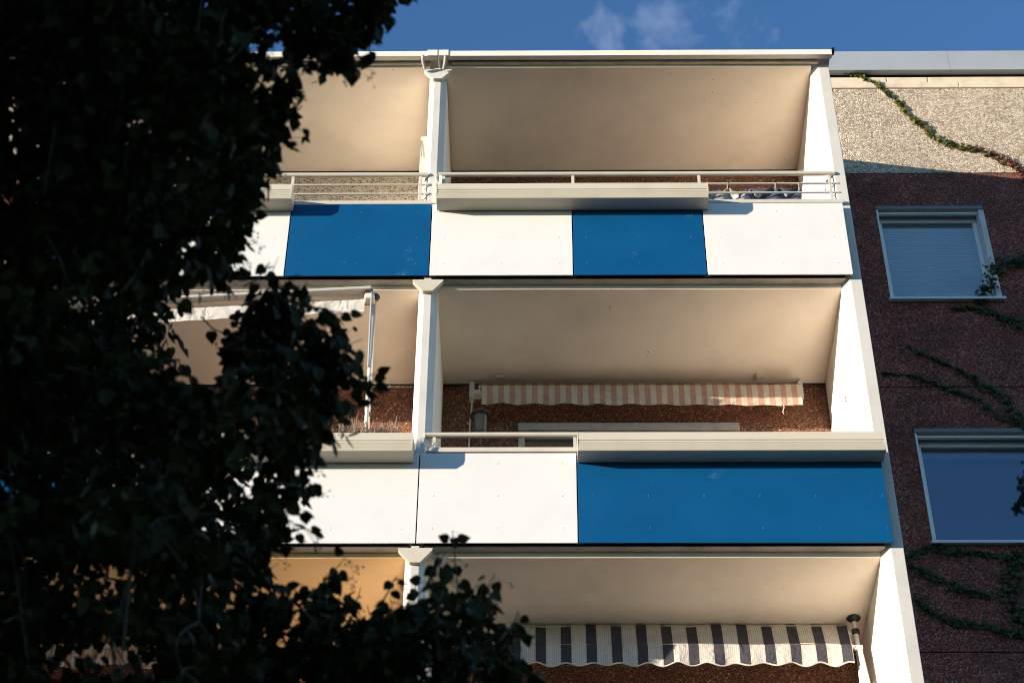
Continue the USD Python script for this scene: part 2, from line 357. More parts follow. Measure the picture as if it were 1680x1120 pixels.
WIN1 = (4.275, 5.33, 13.945, 15.222)
WIN2 = (4.285, 5.64, 11.15, 12.417)
WIN3 = (0.82, 2.73, 10.95, 12.375)
WIN_LOW = (4.285, 5.64, 8.35, 9.62)
for i in range(1, 7):
    z1, z0 = JOINTS[i], JOINTS[i + 1]
    for x0, x1 in ((-9.0, -3.64), (-3.64, 0.0), (0.0, 3.64), (3.64, 9.2)):
        h = []
        if x0 == 3.64: h = [(WIN1, WIN2, WIN_LOW)[i - 1]] if i < 4 else []
        if x0 == 0.0 and i == 2: h = [WIN3]
        spk = x0 == -3.64 and i == 1
        wall_panel(x0, x1, z0, z1, L['pebble_speckle'] if spk else L['pebble_red' if x0 in (-3.64, 0.0) else 'pebble_brown'], h, label='pale speckled wall behind a balcony' if spk else None)
for x0, x1 in ((-9.0, 0.0), (0.0, 9.2)):
    MB().box(x0, x1, D, D + 0.25, 15.699, 16.965).build('attic_panel', L['pebble_light'], B, label='pale pebble-dashed band under the roof edge')
# cream concrete strips below the roof edge, in lengths with open joints
for z0, z1, xs in ((16.97, 17.058, (-9.0, -5.4, -1.8, 1.8, 3.98, 5.36, 9.2)), (17.064, 17.150, (-9.0, -3.6, 0.0, 3.7, 4.62, 5.05, 6.3, 9.2))):
    for a, b in zip(xs[:-1], xs[1:]):
        MB().box(a + 0.004, b - 0.004, D - 0.012 + (0.012 if z0 > 17 else 0), D + 0.25, z0, z1, 0.004).build('concrete_strip', L['concrete'], B)
MB().box(-9.0, 9.2, D + 0.06, D + 0.25, 17.150, 17.2).build('shadow_gap', L['black'], B)
for a, b in ((-9.1, -3.2), (-3.2, 2.4), (2.4, 5.29), (5.29, 9.3)):
    MB().prism_x([(D - 0.07, 17.185), (D - 0.07, 17.485), (D - 0.055, 17.50), (D + 0.35, 17.53), (D + 0.35, 17.45), (D - 0.05, 17.45), (D - 0.05, 17.215), (D + 0.0, 17.205), (D + 0.0, 17.185)], a + 0.0015, b - 0.0015).build('roof_edge', L['galv'], B)
MB().box(-9.0, 9.2, D + 0.25, D + 12, 0.0, 17.44).build('main_block', L['render_grey'], B)


# --- partition walls and end walls of the balcony tower
MB().box(-0.08, 0.08, 0.162, D - 0.002, 0.0, 15.695).build('partition_wall', L['wall_paint'], B)
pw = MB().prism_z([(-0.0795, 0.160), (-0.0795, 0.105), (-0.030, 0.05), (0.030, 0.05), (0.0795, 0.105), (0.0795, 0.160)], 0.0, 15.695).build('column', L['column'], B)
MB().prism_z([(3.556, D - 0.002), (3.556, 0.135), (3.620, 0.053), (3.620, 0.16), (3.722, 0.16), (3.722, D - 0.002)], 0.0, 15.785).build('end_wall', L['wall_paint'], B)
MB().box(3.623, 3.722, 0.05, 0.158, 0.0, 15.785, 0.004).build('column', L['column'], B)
MB().prism_z([(-3.722, D - 0.002), (-3.722, 0.05), (-3.622, 0.05), (-3.556, 0.135), (-3.556, D - 0.002)], 0.0, 15.80).build('end_wall', L['wall_paint'], B)

# a rusty wire loop left in the end wall, under the middle balcony's ceiling
c_ = on_wall(1388, 655, 0.75); c_ = CAM + (c_ - CAM) * (3.553 - CAM[0]) / (c_[0] - CAM[0])
MB().tube([(3.551, c_[1] + dy, c_[2] + dz) for dy, dz in ((0.03, 0.035), (-0.005, 0.028), (-0.03, 0.005), (-0.01, -0.02), (0.025, -0.005), (0.012, 0.02), (-0.02, -0.045))], 0.003, 5).build('wire_loop', L['rust'], B)
# --- slabs
BAYS = ((-3.556, -0.08), (0.08, 3.556))
for k, s in enumerate(SOFFITS):
    for b, (x0, x1) in enumerate(BAYS):
        m = L['soffit_orange'] if (k == 2 and b == 0) else L['soffit']
        yf = 0.037 if k == 0 else 0.128
        MB().prism_x([(yf, s), (yf + 0.004, s - 0.002), (D - 0.001, s - 0.002), (D - 0.001, s + 0.16), (yf, s + 0.16)], x0 + 0.001, x1 - 0.001).build('balcony_slab', m, B, label='orange painted balcony ceiling' if (k == 2 and b == 0) else None)
        if k:
            xa, xb = (x0 - 0.02, -0.062) if b == 0 else (0.062, 3.585)
            MB().prism_x([(0.050, s + 0.052), (0.050, s + 0.046), (0.124, s + 0.046), (0.124, s + 0.058), (0.056, s + 0.058)], xa, xb).build('slab_edge', L['edge'], B)
            MB().box(xa, xb, 0.0135, 0.124, s + 0.085, s + 0.13).build('dark_strip', L['black'], B)
        rj = np.random.default_rng(40 + k * 2 + b)
        xj = np.linspace(x0 + 0.002, x1 - 0.002, 150)
        low = s - 0.012 - 0.022 * np.clip(meshkit.fbm(np.stack([xj * 3.0, xj * 0 + k, xj * 0 + b], -1), 4, 3) * 2.2 - 0.6, 0, 1) - rj.uniform(0, 0.006, 150)
        MB().prism_y(list(zip(xj, low)) + [(x1 - 0.002, s - 0.003), (x0 + 0.002, s - 0.003)], D - 0.006, D - 0.0005).build('ceiling_joint', L['joint'], B)
# the balcony roof
for b, (x0, x1) in enumerate(((-3.745, -0.004), (0.004, 3.745))):
    r = MB().prism_x([(-0.075, 15.790), (-0.075, 15.862), (-0.062, 15.870), (0.2, 15.93), (D - 0.002, 15.95), (D - 0.002, 15.912), (0.05, 15.874), (-0.012, 15.862), (-0.012, 15.800), (-0.022, 15.790)], x0, x1).build('balcony_roof', L['flash'], B)
    MB().box(x0 + 0.125, x1 - 0.125, 0.002, 0.034, 15.772, 15.862, 0.003).build('roof_lip', L['concrete'], B)
MB().box(-0.10, 0.10, -0.083, -0.077, 15.79, 15.870).build('roof_joint_cover', L['flash'], B)
MB().box(-0.004, 0.004, -0.0845, -0.0825, 15.792, 15.868).build('roof_seam', L['black'], B)
MB().prism_x([(-0.09, 15.872), (-0.02, 15.92), (0.0, 15.86), (-0.06, 15.85)], 3.747, 3.775).build('roof_end_cap', L['black'], B)
for sx, xa, xb in ((-1, -0.142, -0.120), (1, 0.074, 0.058)):
    MB().tube([(xa, 0.03, 15.785), (xa, -0.045, 15.790), (xa, -0.078, 15.780), (xa, -0.086, 15.755), (xa * 0.97, -0.06, 15.715), (xb, -0.012, 15.668)], 0.016, 10).build('spout', L['edge'], B, smooth=40)

# --- bracket heads on the middle column
for k, s in enumerate(SOFFITS[:5]):
    t = s - 0.05 if k == 0 else s + 0.012
    h = MB().prism_y([(-0.131, t), (0.131, t), (0.131, t - 0.016), (0.040, t - 0.132), (-0.040, t - 0.132), (-0.131, t - 0.016)], 0.012, 0.058 if k else 0.06).build('column_head', L['cream'] if k else L['column'], pw)
    MB().box(-0.030, 0.030, 0.02, 0.058, t + 0.001, t + 0.026, 0.003).build('neck_block', L['column'], pw)
    for sx in (-1, 1):
        MB().lathe([(0, 0.014), (0.012, 0.010), (0.016, 0.0)], (sx * 0.085, 0.035, t + 0.0005), 10).build('bolt', L['screw'], pw)

# --- cladding panels
UP_X = [(-3.649, -2.45, 'blue_panel'), (-2.45, -1.24, 'white_panel'), (-1.24, 0.006, 'blue_panel'), (0.006, 1.249, 'white_panel'), (1.249, 2.398, 'blue_panel'), (2.398, 3.649, 'white_panel')]
LO_X = [(-3.645, -2.42, 'blue_panel'), (-2.42, 0.002, 'white_panel'), (0.002, 1.244, 'white_panel'), (1.244, 3.645, 'blue_panel')]


def cladding(xs, z0, z1):
    for x0, x1, m in xs:
        g_ = 0.005
        p = MB().box(x0 + g_, x1 - g_, 0.0, 0.010, z0, z1, 0.0015).build('cladding_panel', L[m], B, label=('blue' if m[0] == 'b' else 'white') + ' balcony front panel')
        w = x1 - x0
        n = 3 if w < 1.5 else 5
        xs_ = [x0 + 0.12 + i * (w - 0.24) / (n - 1) for i in range(n)]
        if abs(x1 - 3.649) < 0.01: xs_ = [x0 + 0.14, x0 + 0.65, x1 - 0.12, x1 - 0.03]
        if w > 2 and x0 > 1: xs_ = [x0 + 0.12 + i * 0.433 for i in range(6)] + [x1 - 0.03]
        sc = MB()
        for X in xs_:
            for zz in (z0 + 0.135, z0 + 0.445, z1 - 0.10):
                sc.lathe([(0.0, 0.003), (0.0045, 0.002), (0.006, 0.0)], (0, 0, 0), 8)
                v = sc.v[-1]; v[:] = np.stack([v[:, 0] + X, -v[:, 2] - 0.0003, v[:, 1] + zz], -1)
        sc.build('screws', L['screw'] if m[0] == 'b' else L['white_panel'], p, smooth=True, kind='stuff')
    for x in [a[0] for a in xs[1:]]:
        MB().box(x - 0.03, x + 0.03, 0.0125, 0.05, z0 + 0.01, z1 - 0.02).build('backing_bar', L['black'], B)


for k, s in enumerate(SOFFITS[1:]):
    cladding((UP_X, LO_X)[k % 2], s + 0.048, s + 0.915)


# --- railings: top rail > posts, bars, bottom rail
def railing(x0, x1, top, low, bars, posts, stub=0.02):
    r = MB().tube([(x0, 0.05, top), (x1, 0.05, top)], 0.024, 12).build('railing', L['rail'], B, smooth=40)
    for X in posts:
        MB().box(X - 0.013, X + 0.013, 0.044, 0.056, low - 0.04, top - 0.02, 0.002).build('post', L['rail'], r)
    for z in bars:
        MB().tube([(x0 + 0.03, 0.05, z), (x1 + stub, 0.05, z)], 0.0095, 8).build('bar', L['rail'], r, smooth=40)
    MB().box(x0 + 0.01, x1 + stub + 0.02, 0.018, 0.043, low - 0.026, low + 0.02, 0.003).build('bottom_rail', L['rail'], r)
    return r


railing(0.045, 3.625, 14.292, 13.915, (14.165, 14.048), (0.097, 1.263, 2.40, 3.572))
railing(-3.55, -0.045, 14.292, 13.915, (14.165, 14.048), (-3.45, -2.42, -1.265, -0.112))
railing(0.035, 3.60, 11.285, 11.12, (), (0.11, 1.235, 2.42, 3.55))
railing(-3.55, -0.04, 11.285 - 0.19, 11.10 - 0.03, (), (-3.45, -2.42, -1.2, -0.10))
for k in (3, 4, 5):
    s = SOFFITS[k]
    for b, (x0, x1) in enumerate(BAYS): railing(x0 - 0.03 if b == 0 else 0.045, -0.045 if b == 0 else x1 + 0.06, s + 1.135, s + 0.97, (), (x0 + 0.1, x1 - 0.1))
# end plates where the rails are fixed to the middle column
for z in (14.165, 14.048):
    for X in (-0.052, 0.052):
        MB().box(X - 0.014, X + 0.014, 0.035, 0.06, z - 0.016, z + 0.016, 0.002).build('rail_clip', L['rail'], B)
MB().box(0.058, 0.085, -0.004, 0.058, 13.885, 14.235, 0.002).build('rail_plate', L['wall_paint'], B)
MB().box(-0.045, 0.085, 0.030, 0.046, 11.075, 11.10, 0.002).build('rail_plate', L['steel'], B)

# --- window behind the middle right balcony, with its roller-shutter head
w = MB().box(0.765, 2.735, D - 0.045, D + 0.10, 12.385, 12.462, 0.004).build('window', L['edge'], B, label='window with a pale shutter box behind the pink awning')
MB().box(0.79, 2.72, D - 0.02, D + 0.05, 12.335, 12.375, 0.004).build('frame', L['cream'], w)
MB().box(0.765, 0.82, D - 0.012, D + 0.08, 10.96, 12.334, 0.004).build('frame', L['cream'], w)
MB().box(2.68, 2.735, D - 0.012, D + 0.08, 10.96, 12.334, 0.004).build('frame', L['cream'], w)
MB().box(1.72, 1.78, D - 0.008, D + 0.07, 10.96, 12.334, 0.004).build('frame', L['cream'], w)
for a, b in ((0.82, 1.72), (1.78, 2.68)):
    MB().box(a, b, D + 0.03, D + 0.045, 10.96, 12.334).build('pane', L['pane'], w)
MB().box(0.80, 2.73, D + 0.235, D + 0.248, 10.955, 12.37).build('dark_curtain', L['dark'], w)


# --- windows in the side wall
def side_window(W, blind, label):
    x0, x1, z0, z1 = W
    fy = D + 0.11
    f = MB()
    t = 0.045
    f.box(x0 + 0.02, x1 - 0.055, fy, fy + 0.06, z1 - 0.115, z1 - 0.06, 0.004)
    f.box(x0 + 0.02, x1 - 0.055, fy, fy + 0.06, z0 + 0.055, z0 + 0.055 + t, 0.004)
    f.box(x0 + 0.02, x0 + 0.02 + t, fy + 0.001, fy + 0.06, z0 + 0.101, z1 - 0.116, 0.004)
    f.box(x1 - 0.055 - t, x1 - 0.055, fy + 0.001, fy + 0.06, z0 + 0.101, z1 - 0.116, 0.004)
    w = f.build('window', L['frame'], B, label=label)
    lin = MB()
    lin.box(x0 + 0.001, x0 + 0.018, D - 0.012, fy + 0.06, z0 + 0.035, z1 - 0.06, 0.002)
    lin.build('jamb', L['frame'], w)
    MB().box(x1 - 0.053, x1 - 0.001, D - 0.012, fy + 0.06, z0 + 0.035, z1 - 0.06, 0.003).build('jamb', L['reveal'], w)
    MB().prism_x([(D - 0.01, z1 - 0.002), (D - 0.012, z1 - 0.045), (D + 0.03, z1 - 0.058), (fy + 0.06, z1 - 0.058), (fy + 0.06, z1 - 0.002)], x0 + 0.001, x1 - 0.001).build('head', L['headgrey'], w)
    MB().box(x0 + 0.02, x1 - 0.055, D + 0.02, D + 0.05, z1 - 0.085, z1 - 0.059, 0.002).build('guide_rail', L['reveal'], w)
    MB().prism_x([(D - 0.055, z0 - 0.004), (D - 0.055, z0 + 0.022), (D - 0.05, z0 + 0.026), (fy + 0.06, z0 + 0.053), (fy + 0.06, z0 + 0.03), (D - 0.04, z0 + 0.008), (D - 0.045, z0 - 0.004)], x0 - 0.015, x1 + 0.02).build('sill', L['frame'], w)
    gx0, gx1, gz0, gz1 = x0 + 0.02 + t, x1 - 0.055 - t, z0 + 0.055 + t, z1 - 0.115
    if blind:
        sl = MB(); n = 46; h = (gz1 - gz0 - 0.055) / n
        for i in range(n):
            z = gz0 + i * h
            sl.prism_x([(fy + 0.034, z), (fy + 0.022, z + 0.25 * h), (fy + 0.020, z + 0.55 * h), (fy + 0.030, z + 0.80 * h), (fy + 0.036, z + 0.80 * h), (fy + 0.038, z)], gx0 + 0.001, gx1 - 0.001)
        sl.build('blind', L['blind'], w, label='closed pale slatted blind', kind='stuff')
        MB().box(gx0, gx1, fy + 0.006, fy + 0.014, gz0, gz1).build('pane', L['pane_clear'], w)
        MB().box(gx0, gx1, fy + 0.030, fy + 0.055, gz1 - 0.055, gz1).build('blind_head', L['headgrey'], w)
        MB().box(gx0, gx1, fy + 0.045, fy + 0.055, gz0, gz1 - 0.056).build('shutter_back', L['dark'], w)
    else:
        MB().box(gx0, gx1, fy + 0.02, fy + 0.03, gz0, gz1).build('pane', L['pane'], w)
        MB().box(x0 + 0.01, x1 - 0.01, D + 0.238, D + 0.248, z0 + 0.01, z1 - 0.01).build('dark_curtain', L['dark'], w)
        MB().box(gx0, gx1, fy + 0.05, fy + 0.09, gz1 - 0.10, gz1 + 0.02).build('blind_head', L['headgrey'], w)


side_window(WIN1, True, 'white framed window with its pale blind closed')
side_window(WIN2, False, 'white framed window with bare glass reflecting the sky')
side_window(WIN_LOW, False, 'window below the view')


# ------------------------------------------------------------------ planter boxes hanging on the railings
def planter(x0, x1, z0, z1, label):
    t = thing('planter_box', label, 'planter', ((x0 + x1) / 2, -0.1, z0), group='planter boxes on the balcony rails')
    h = z1 - z0
    fr = -0.187
    prof = [(-0.010, z0), (fr + 0.030, z0), (fr + 0.026, z0 + 0.002), (fr + 0.004, z0 + 0.055), (fr + 0.008, z0 + 0.060), (fr + 0.003, z0 + 0.066), (fr + 0.003, z0 + 0.078), (fr + 0.007, z0 + 0.082), (fr, z0 + 0.088),
            (fr, z1 - 0.004), (fr + 0.004, z1), (fr + 0.014, z1), (fr + 0.016, z0 + 0.09), (fr + 0.035, z0 + 0.012), (-0.022, z0 + 0.012), (-0.022, z1), (-0.010, z1)]
    MB().prism_x(prof, x0 + 0.004, x1 - 0.004).build('box_shell', L['cream'], t)
    end = [(-0.008, z0 - 0.001), (fr + 0.029, z0 - 0.001), (fr + 0.002, z0 + 0.055), (fr - 0.002, z0 + 0.09), (fr - 0.002, z1 + 0.001), (-0.008, z1 + 0.001)]
    for a, b in ((x0, x0 + 0.006), (x1 - 0.006, x1)):
        MB().prism_x(end, a, b).build('end_plate', L['cream'], t)
    MB().box(x0 + 0.006, x1 - 0.006, fr + 0.05, -0.024, z0 + 0.013, z1 - 0.03).build('soil', L['soil'], t)
    n = max(2, int((x1 - x0) / 0.8))
    for i in range(n):
        X = x0 + (i + 0.5) * (x1 - x0) / n
        MB().tube([(X, -0.015, z1 - 0.03), (X, -0.006, z1 + 0.004), (X, 0.012, z1 + 0.004), (X, 0.012, z1 - 0.04)], 0.003, 6).build('hook', L['steel'], t)
    return t


planter(0.054, 2.445, 13.775, 13.938, 'long cream planter box on the top right balcony rail above a blue panel')
planter(-3.3, -1.224, 13.778, 13.938, 'cream planter box on the top left balcony rail, half hidden by the tree')
planter(1.246, 3.655, 10.963, 11.128, 'long cream planter box hanging above the wide blue panel')
planter(-2.6, -0.045, 10.963, 11.128, 'cream planter box with dry lavender growing in it')

# dry lavender in the last planter
rng = np.random.default_rng(5)
lav = MB()
for i in range(800):
    X = rng.uniform(-2.5, -0.16); hgt = rng.uniform(0.07, 0.19) * (0.75 + 0.45 * math.sin(X * 9.0) ** 2)
    y = rng.uniform(-0.15, -0.04)
    dx, dy = rng.normal(0, 0.025), rng.normal(-0.01, 0.025)
    p0 = np.array([X, y, 11.10]); p1 = p0 + [dx * .4, dy * .4, hgt * .6]; p2 = p0 + [dx, dy, hgt + 0.02]
    lav.tube([p0, p1, p2], [0.0030, 0.0026, 0.0020], 3, cap=False)
    for j in range(rng.integers(2, 6)):
        q = p0 + (p2 - p0) * rng.uniform(0.2, 1.0); a = rng.uniform(0, 2 * PI); l_ = rng.uniform(0.012, 0.03)
        u = np.array([math.cos(a), math.sin(a), rng.uniform(0.1, 1)]); u *= l_ / np.linalg.norm(u); sd = np.cross(u, [0, 0, 1]); sd *= 0.004 / (np.linalg.norm(sd) + 1e-9)
        lav.add([q - sd, q + sd, q + u], [(0, 1, 2)])
lv = lav.build('dry_lavender', L['dry'])
tag(lv, 'low dry lavender in the cream planter beside the awning pole', 'plant', kind='stuff')

# ------------------------------------------------------------------ awnings
# white clamp awning on the middle left balcony
A = thing('clamp_awning', 'white awning on a clamped steel pole on the middle left balcony', 'awning', (-0.47, 0.21, 11.12))
xr, xl = -0.49, -3.2
zt = lambda x: 12.925 - (xr - x) * 0.066
hood = MB()
n = 24
xs = np.linspace(xl, xr, n)
for prof, nm, m in (([(0.060, 0.0), (0.052, 0.012), (0.058, 0.024), (0.150, 0.030), (0.150, 0.018), (0.068, 0.008)], 'front_bar', L['white_plastic']),):
    v = np.array([(x, y, zt(x) + z - 0.018) for x in (xl, xr) for y, z in prof]); k = len(prof)
    f = [(i, (i + 1) % k, k + (i + 1) % k) for i in range(k)] + [(i, k + (i + 1) % k, k + i) for i in range(k)] + [(0, i + 1, i) for i in range(1, k - 1)] + [(k, k + i, k + i + 1) for i in range(1, k - 1)]
    MB().add(v, np.array(f)[:, ::-1]).build(nm, m, A)
MB().tube([(xl, 0.215, zt(xl) - 0.035), (xr + 0.02, 0.215, zt(xr) - 0.03)], 0.032, 12).build('roller', L['lantern'], A, smooth=40)


def cloth(x0, x1, ztop, drop, yf, wave=None, nx=120, nz=8, ripple=0.006, seed=1, bottom=None):
    xs = np.linspace(x0, x1, nx); ws = np.linspace(0, 1, nz)
    v = []
    for w_ in ws:
        for x in xs:
            d = drop + (wave(x) if wave else 0)
            rp = ripple * w_ * (math.sin(x * 23 + seed) + 0.6 * math.sin(x * 9.3 + 2 * seed))
            v.append((x, yf(x) + rp, ztop(x) - d * w_))
    f = []
    for j in range(nz - 1):
        for i in range(nx - 1):
            a = j * nx + i
            f += [(a, a + 1, a + nx + 1), (a, a + nx + 1, a + nx)]
    return np.array(v), np.array(f)


v, f = cloth(xl, -0.545, lambda x: zt(x) - 0.062 + 0.012, 0.155, lambda x: 0.148, nx=160, ripple=0.003)
MB().add(v, f).build('valance', L['cloth_white'], A, smooth=True)
MB().tube([(-0.472, 0.21, 12.945), (-0.466, 0.21, 12.2), (-0.457, 0.20, 11.12)], [0.024, 0.024, 0.024], 12).build('clamp_pole', L['steel'], A, smooth=40)
MB().tube([(-0.466, 0.178, 12.2), (-0.458, 0.178, 11.43), (-0.455, 0.178, 11.13)], 0.017, 12).build('inner_pole', L['white_plastic'], A, smooth=40)
MB().tube([(-0.484, 0.10, 12.93), (-0.482, 0.13, 12.60), (-0.476, 0.165, 12.10)], 0.011, 8).build('arm', L['steel'], A, smooth=40)
MB().lathe([(0.0, 0.0), (0.043, 0.0), (0.046, -0.012), (0.030, -0.035), (0.024, -0.06), (0.0, -0.06)], (-0.468, 0.21, 12.948), 16).build('pressure_foot', L['rubber'], A, smooth=40)
MB().lathe([(0.024, -0.018), (0.030, -0.015), (0.030, 0.015), (0.024, 0.018)], (-0.459, 0.20, 11.62), 14).build('pole_collar', L['rubber'], A)
MB().box(-0.545, -0.462, 0.10, 0.19, 12.83, 12.90, 0.008).build('arm_joint', L['white_plastic'], A)

# pink striped wall awning
P = thing('wall_awning', 'pink and cream striped awning with wavy valance on the middle right balcony', 'awning', (1.86, 1.25, 12.6))
px0, px1 = 0.437, 3.30
zb = lambda x: 12.755 - (x - px0) * 0.006
xs = np.linspace(px0, px1, 160)
v = []
sec = [(1.355, 12.845), (1.31, 12.835), (1.25, 12.80), (1.17, zb(0) + 0.012)]
for y, z in sec:
    for x in xs: v.append((x, y, z - (x - px0) * 0.004 + 0.004 * math.sin(x * 8)))
nx = len(xs); f = []
for j in range(len(sec) - 1):
    for i in range(nx - 1):
        a = j * nx + i; f += [(a, a + nx, a + nx + 1), (a, a + nx + 1, a + 1)]
MB().add(v, f).build('canopy_cloth', L['cloth_pink'], P, smooth=True)
scal = lambda x: 0.009 * math.sin((x - px0) * 2 * PI / 0.29 + 0.6) + 0.010 + 0.012 * (x - px0) / 2.9
v, f = cloth(px0 + 0.005, px1 - 0.012, lambda x: zb(x) - 0.03, 0.19, lambda x: 1.158, wave=scal, nx=220, ripple=0.004, seed=3)
MB().add(v, f).build('valance', L['cloth_pink'], P, smooth=True)
MB().box(px0 - 0.01, px1, 1.162, 1.195, 12.705, 12.742, 0.005).build('front_bar', L['cloth_pink'], P)
MB().tube([(px0 - 0.03, 1.335, 12.845), (px1, 1.335, 12.835)], 0.035, 12).build('roller', L['white_plastic'], P, smooth=40)
for X, nm in ((0.345, 'side_bracket'), (3.31, 'side_bracket')):
    MB().box(X - 0.022, X + 0.022, 1.30, 1.388, 12.72, 12.90, 0.004).build(nm, L['white_plastic'], P)
MB().box(0.368, 0.44, 1.22, 1.30, 12.69, 12.745, 0.004).build('gear_box', L['white_plastic'], P)
MB().box(0.368, 0.43, 1.325, 1.36, 12.82, 12.86, 0.004).build('roller_end', L['rubber'], P)
for X in (0.60, 2.95):
    MB().box(X - 0.035, X + 0.035, 1.25, 1.30, 12.915, 12.947, 0.003).build('ceiling_clip', L['white_plastic'], P)
MB().tube([(0.352, 1.33, 12.73), (0.335, 1.34, 12.4), (0.312, 1.35, 11.2)], 0.008, 8).build('crank_rod', L['white_plastic'], P, smooth=40)
MB().tube([(3.11, 1.155, 12.52), (3.118, 1.152, 12.47), (3.10, 1.15, 12.42), (3.108, 1.15, 12.395)], 0.0035, 5).build('loose_cord', L['cloth_binding'], P)

# grey striped clamp awning
G = thing('clamp_awning', 'grey and white striped awning on the lowest balcony, near the end wall', 'awning', (3.42, 0.95, 8.0))
gx0, gx1 = 0.72, 3.405
v = []; xs = np.linspace(gx0, gx1, 240)
sec = [(1.045, 10.142), (1.00, 10.085), (0.96, 9.99), (0.925, 9.90), (0.905, 9.862)]
for j, (y, z) in enumerate(sec):
    for x in xs: v.append((x, y + 0.007 * math.sin(x * 6.5 + j) * (j > 0), z + 0.004 * math.sin(x * 11)))
nx = len(xs); f = []
for j in range(len(sec) - 1):
    for i in range(nx - 1):
        a = j * nx + i; f += [(a, a + nx, a + nx + 1), (a, a + nx + 1, a + 1)]
MB().add(v, f).build('canopy_cloth', L['cloth_grey'], G, smooth=True)
MB().box(gx0, gx1 + 0.012, 0.888, 0.925, 9.822, 9.858, 0.008).build('front_bar', L['cloth_grey'], G)
scal = lambda x: 0.015 * math.cos((x - 3.33) * 2 * PI / 0.222 + 2.4)
v, f = cloth(gx0, gx1 - 0.01, lambda x: 9.84, 0.165, lambda x: 0.888, wave=scal, nx=260, ripple=0.008, seed=2)
MB().add(v, f).build('valance', L['cloth_grey'], G, smooth=True)
hem = [(x, 0.886 + 0.008 * (math.sin(x * 23 + 2) + 0.6 * math.sin(x * 9.3 + 4)), 9.84 - 0.165 - scal(x)) for x in np.linspace(gx0, gx1 - 0.01, 200)]
MB().tube(hem, 0.006, 5).build('valance_binding', L['cloth_binding'], G)
MB().tube([(3.448, 0.955, 10.13), (3.448, 0.955, 8.9), (3.448, 0.955, 7.53)], 0.020, 14).build('clamp_pole', L['white_plastic'], G, smooth=40)
MB().tube([(3.452, 0.93, 9.83), (3.475, 0.90, 9.50), (3.48, 0.90, 8.9)], 0.028, 12).build('pole_sleeve', L['white_plastic'], G, smooth=40)
MB().lathe([(0.0, 0.0), (0.052, 0.0), (0.056, -0.012), (0.035, -0.03), (0.020, -0.045), (0.0, -0.045)], (3.448, 0.955, 10.147), 18).build('pressure_foot', L['rubber'], G, smooth=40)
MB().lathe([(0.02, -0.025), (0.032, -0.02), (0.032, 0.02), (0.02, 0.025)], (3.448, 0.955, 10.01), 14).build('pole_collar', L['rubber'], G)
MB().box(3.39, 3.44, 0.955, 0.985, 9.985, 10.02, 0.003).build('roller_bracket', L['white_plastic'], G)
MB().box(3.41, 3.48, 0.895, 0.93, 9.818, 9.858, 0.004).build('arm_joint', L['white_plastic'], G)
MB().tube([(gx0, 1.05, 10.10), (3.39, 1.05, 10.10)], 0.032, 12).build('roller', L['white_plastic'], G, smooth=40)

# dusty pink striped awning on the lowest left balcony, seen through the leaves
Q = thing('wall_awning', 'dusty pink striped awning under the orange ceiling, glimpsed through the leaves', 'awning', (-2.5, 1.2, 9.9))
qx0, qx1 = -3.12, -1.5
v, f = cloth(qx0, qx1, lambda x: 9.96, 0.17, lambda x: 1.10, wave=lambda x: 0.02 * math.sin(x * 11), nx=140, ripple=0.004)
MB().add(v, f).build('valance', L['cloth_pink'], Q, smooth=True)
MB().box(qx0, qx1, 1.10, 1.15, 9.965, 10.0, 0.006).build('front_bar', L['cloth_binding'], Q)
MB().add([(qx0, 1.15, 9.99), (qx1, 1.15, 9.99), (qx1, 1.36, 10.08), (qx0, 1.36, 10.08)], [(0, 1, 2), (0, 2, 3)]).build('canopy_cloth', L['cloth_pink'], Q)
MB().tube([(-1.6, 1.12, 9.93), (-2.2, 0.9, 9.72), (-2.9, 1.34, 9.60)], 0.022, 8).build('folding_arm', L['rubber'], Q, smooth=40)
MB().tube([(qx0 - 0.1, 1.35, 10.06), (qx0 - 0.08, 1.35, 9.0)], 0.012, 8).build('crank_rod', L['white_plastic'], Q, smooth=40)

# ------------------------------------------------------------------ small things on the balconies
lx, ly, lz = 0.432, 1.27, 12.30
T = thing('wall_lantern', 'grey domed wall lantern left of the window under the pink awning', 'lantern', (lx, 1.385, lz))
dome_ = [(0.0, 0.255), (0.012, 0.252), (0.014, 0.238), (0.05, 0.225), (0.082, 0.198), (0.098, 0.17), (0.092, 0.168), (0.07, 0.178), (0.0, 0.185)]
MB().lathe([(r, z + 0.02) for r, z in dome_], (lx, ly, lz - 0.02), 24).build('lamp_cap', L['lantern'], T, smooth=40)
MB().lathe([(0.0, 0.185), (0.056, 0.18), (0.052, 0.02), (0.047, 0.0), (0.0, 0.0)], (lx, ly, lz - 0.01), 20).build('glass_cylinder', plain('frosted_glass', (0.20, 0.19, 0.18), 0.25, var=0.05), T, smooth=40)
for a in np.arange(4) * PI / 2 + 0.5:
    MB().tube([(lx + 0.060 * math.cos(a), ly + 0.060 * math.sin(a), lz + 0.18), (lx + 0.058 * math.cos(a), ly + 0.058 * math.sin(a), lz - 0.02)], 0.005, 6).build('cage_bar', L['lantern'], T)
MB().lathe([(0.0, -0.02), (0.055, -0.02), (0.062, -0.04), (0.04, -0.07), (0.0, -0.075)], (lx, ly, lz), 20).build('lamp_base', L['lantern'], T, smooth=40)
MB().tube([(lx, ly, lz - 0.07), (lx, ly + 0.03, lz - 0.12), (lx, 1.388, lz - 0.13)], 0.012, 8).build('wall_arm', L['lantern'], T, smooth=40)
MB().tube([(lx - 0.04, 1.386, lz - 0.13), (lx - 0.045, 1.386, lz - 0.6)], 0.005, 6).build('lamp_cable', L['white_plastic'], T)

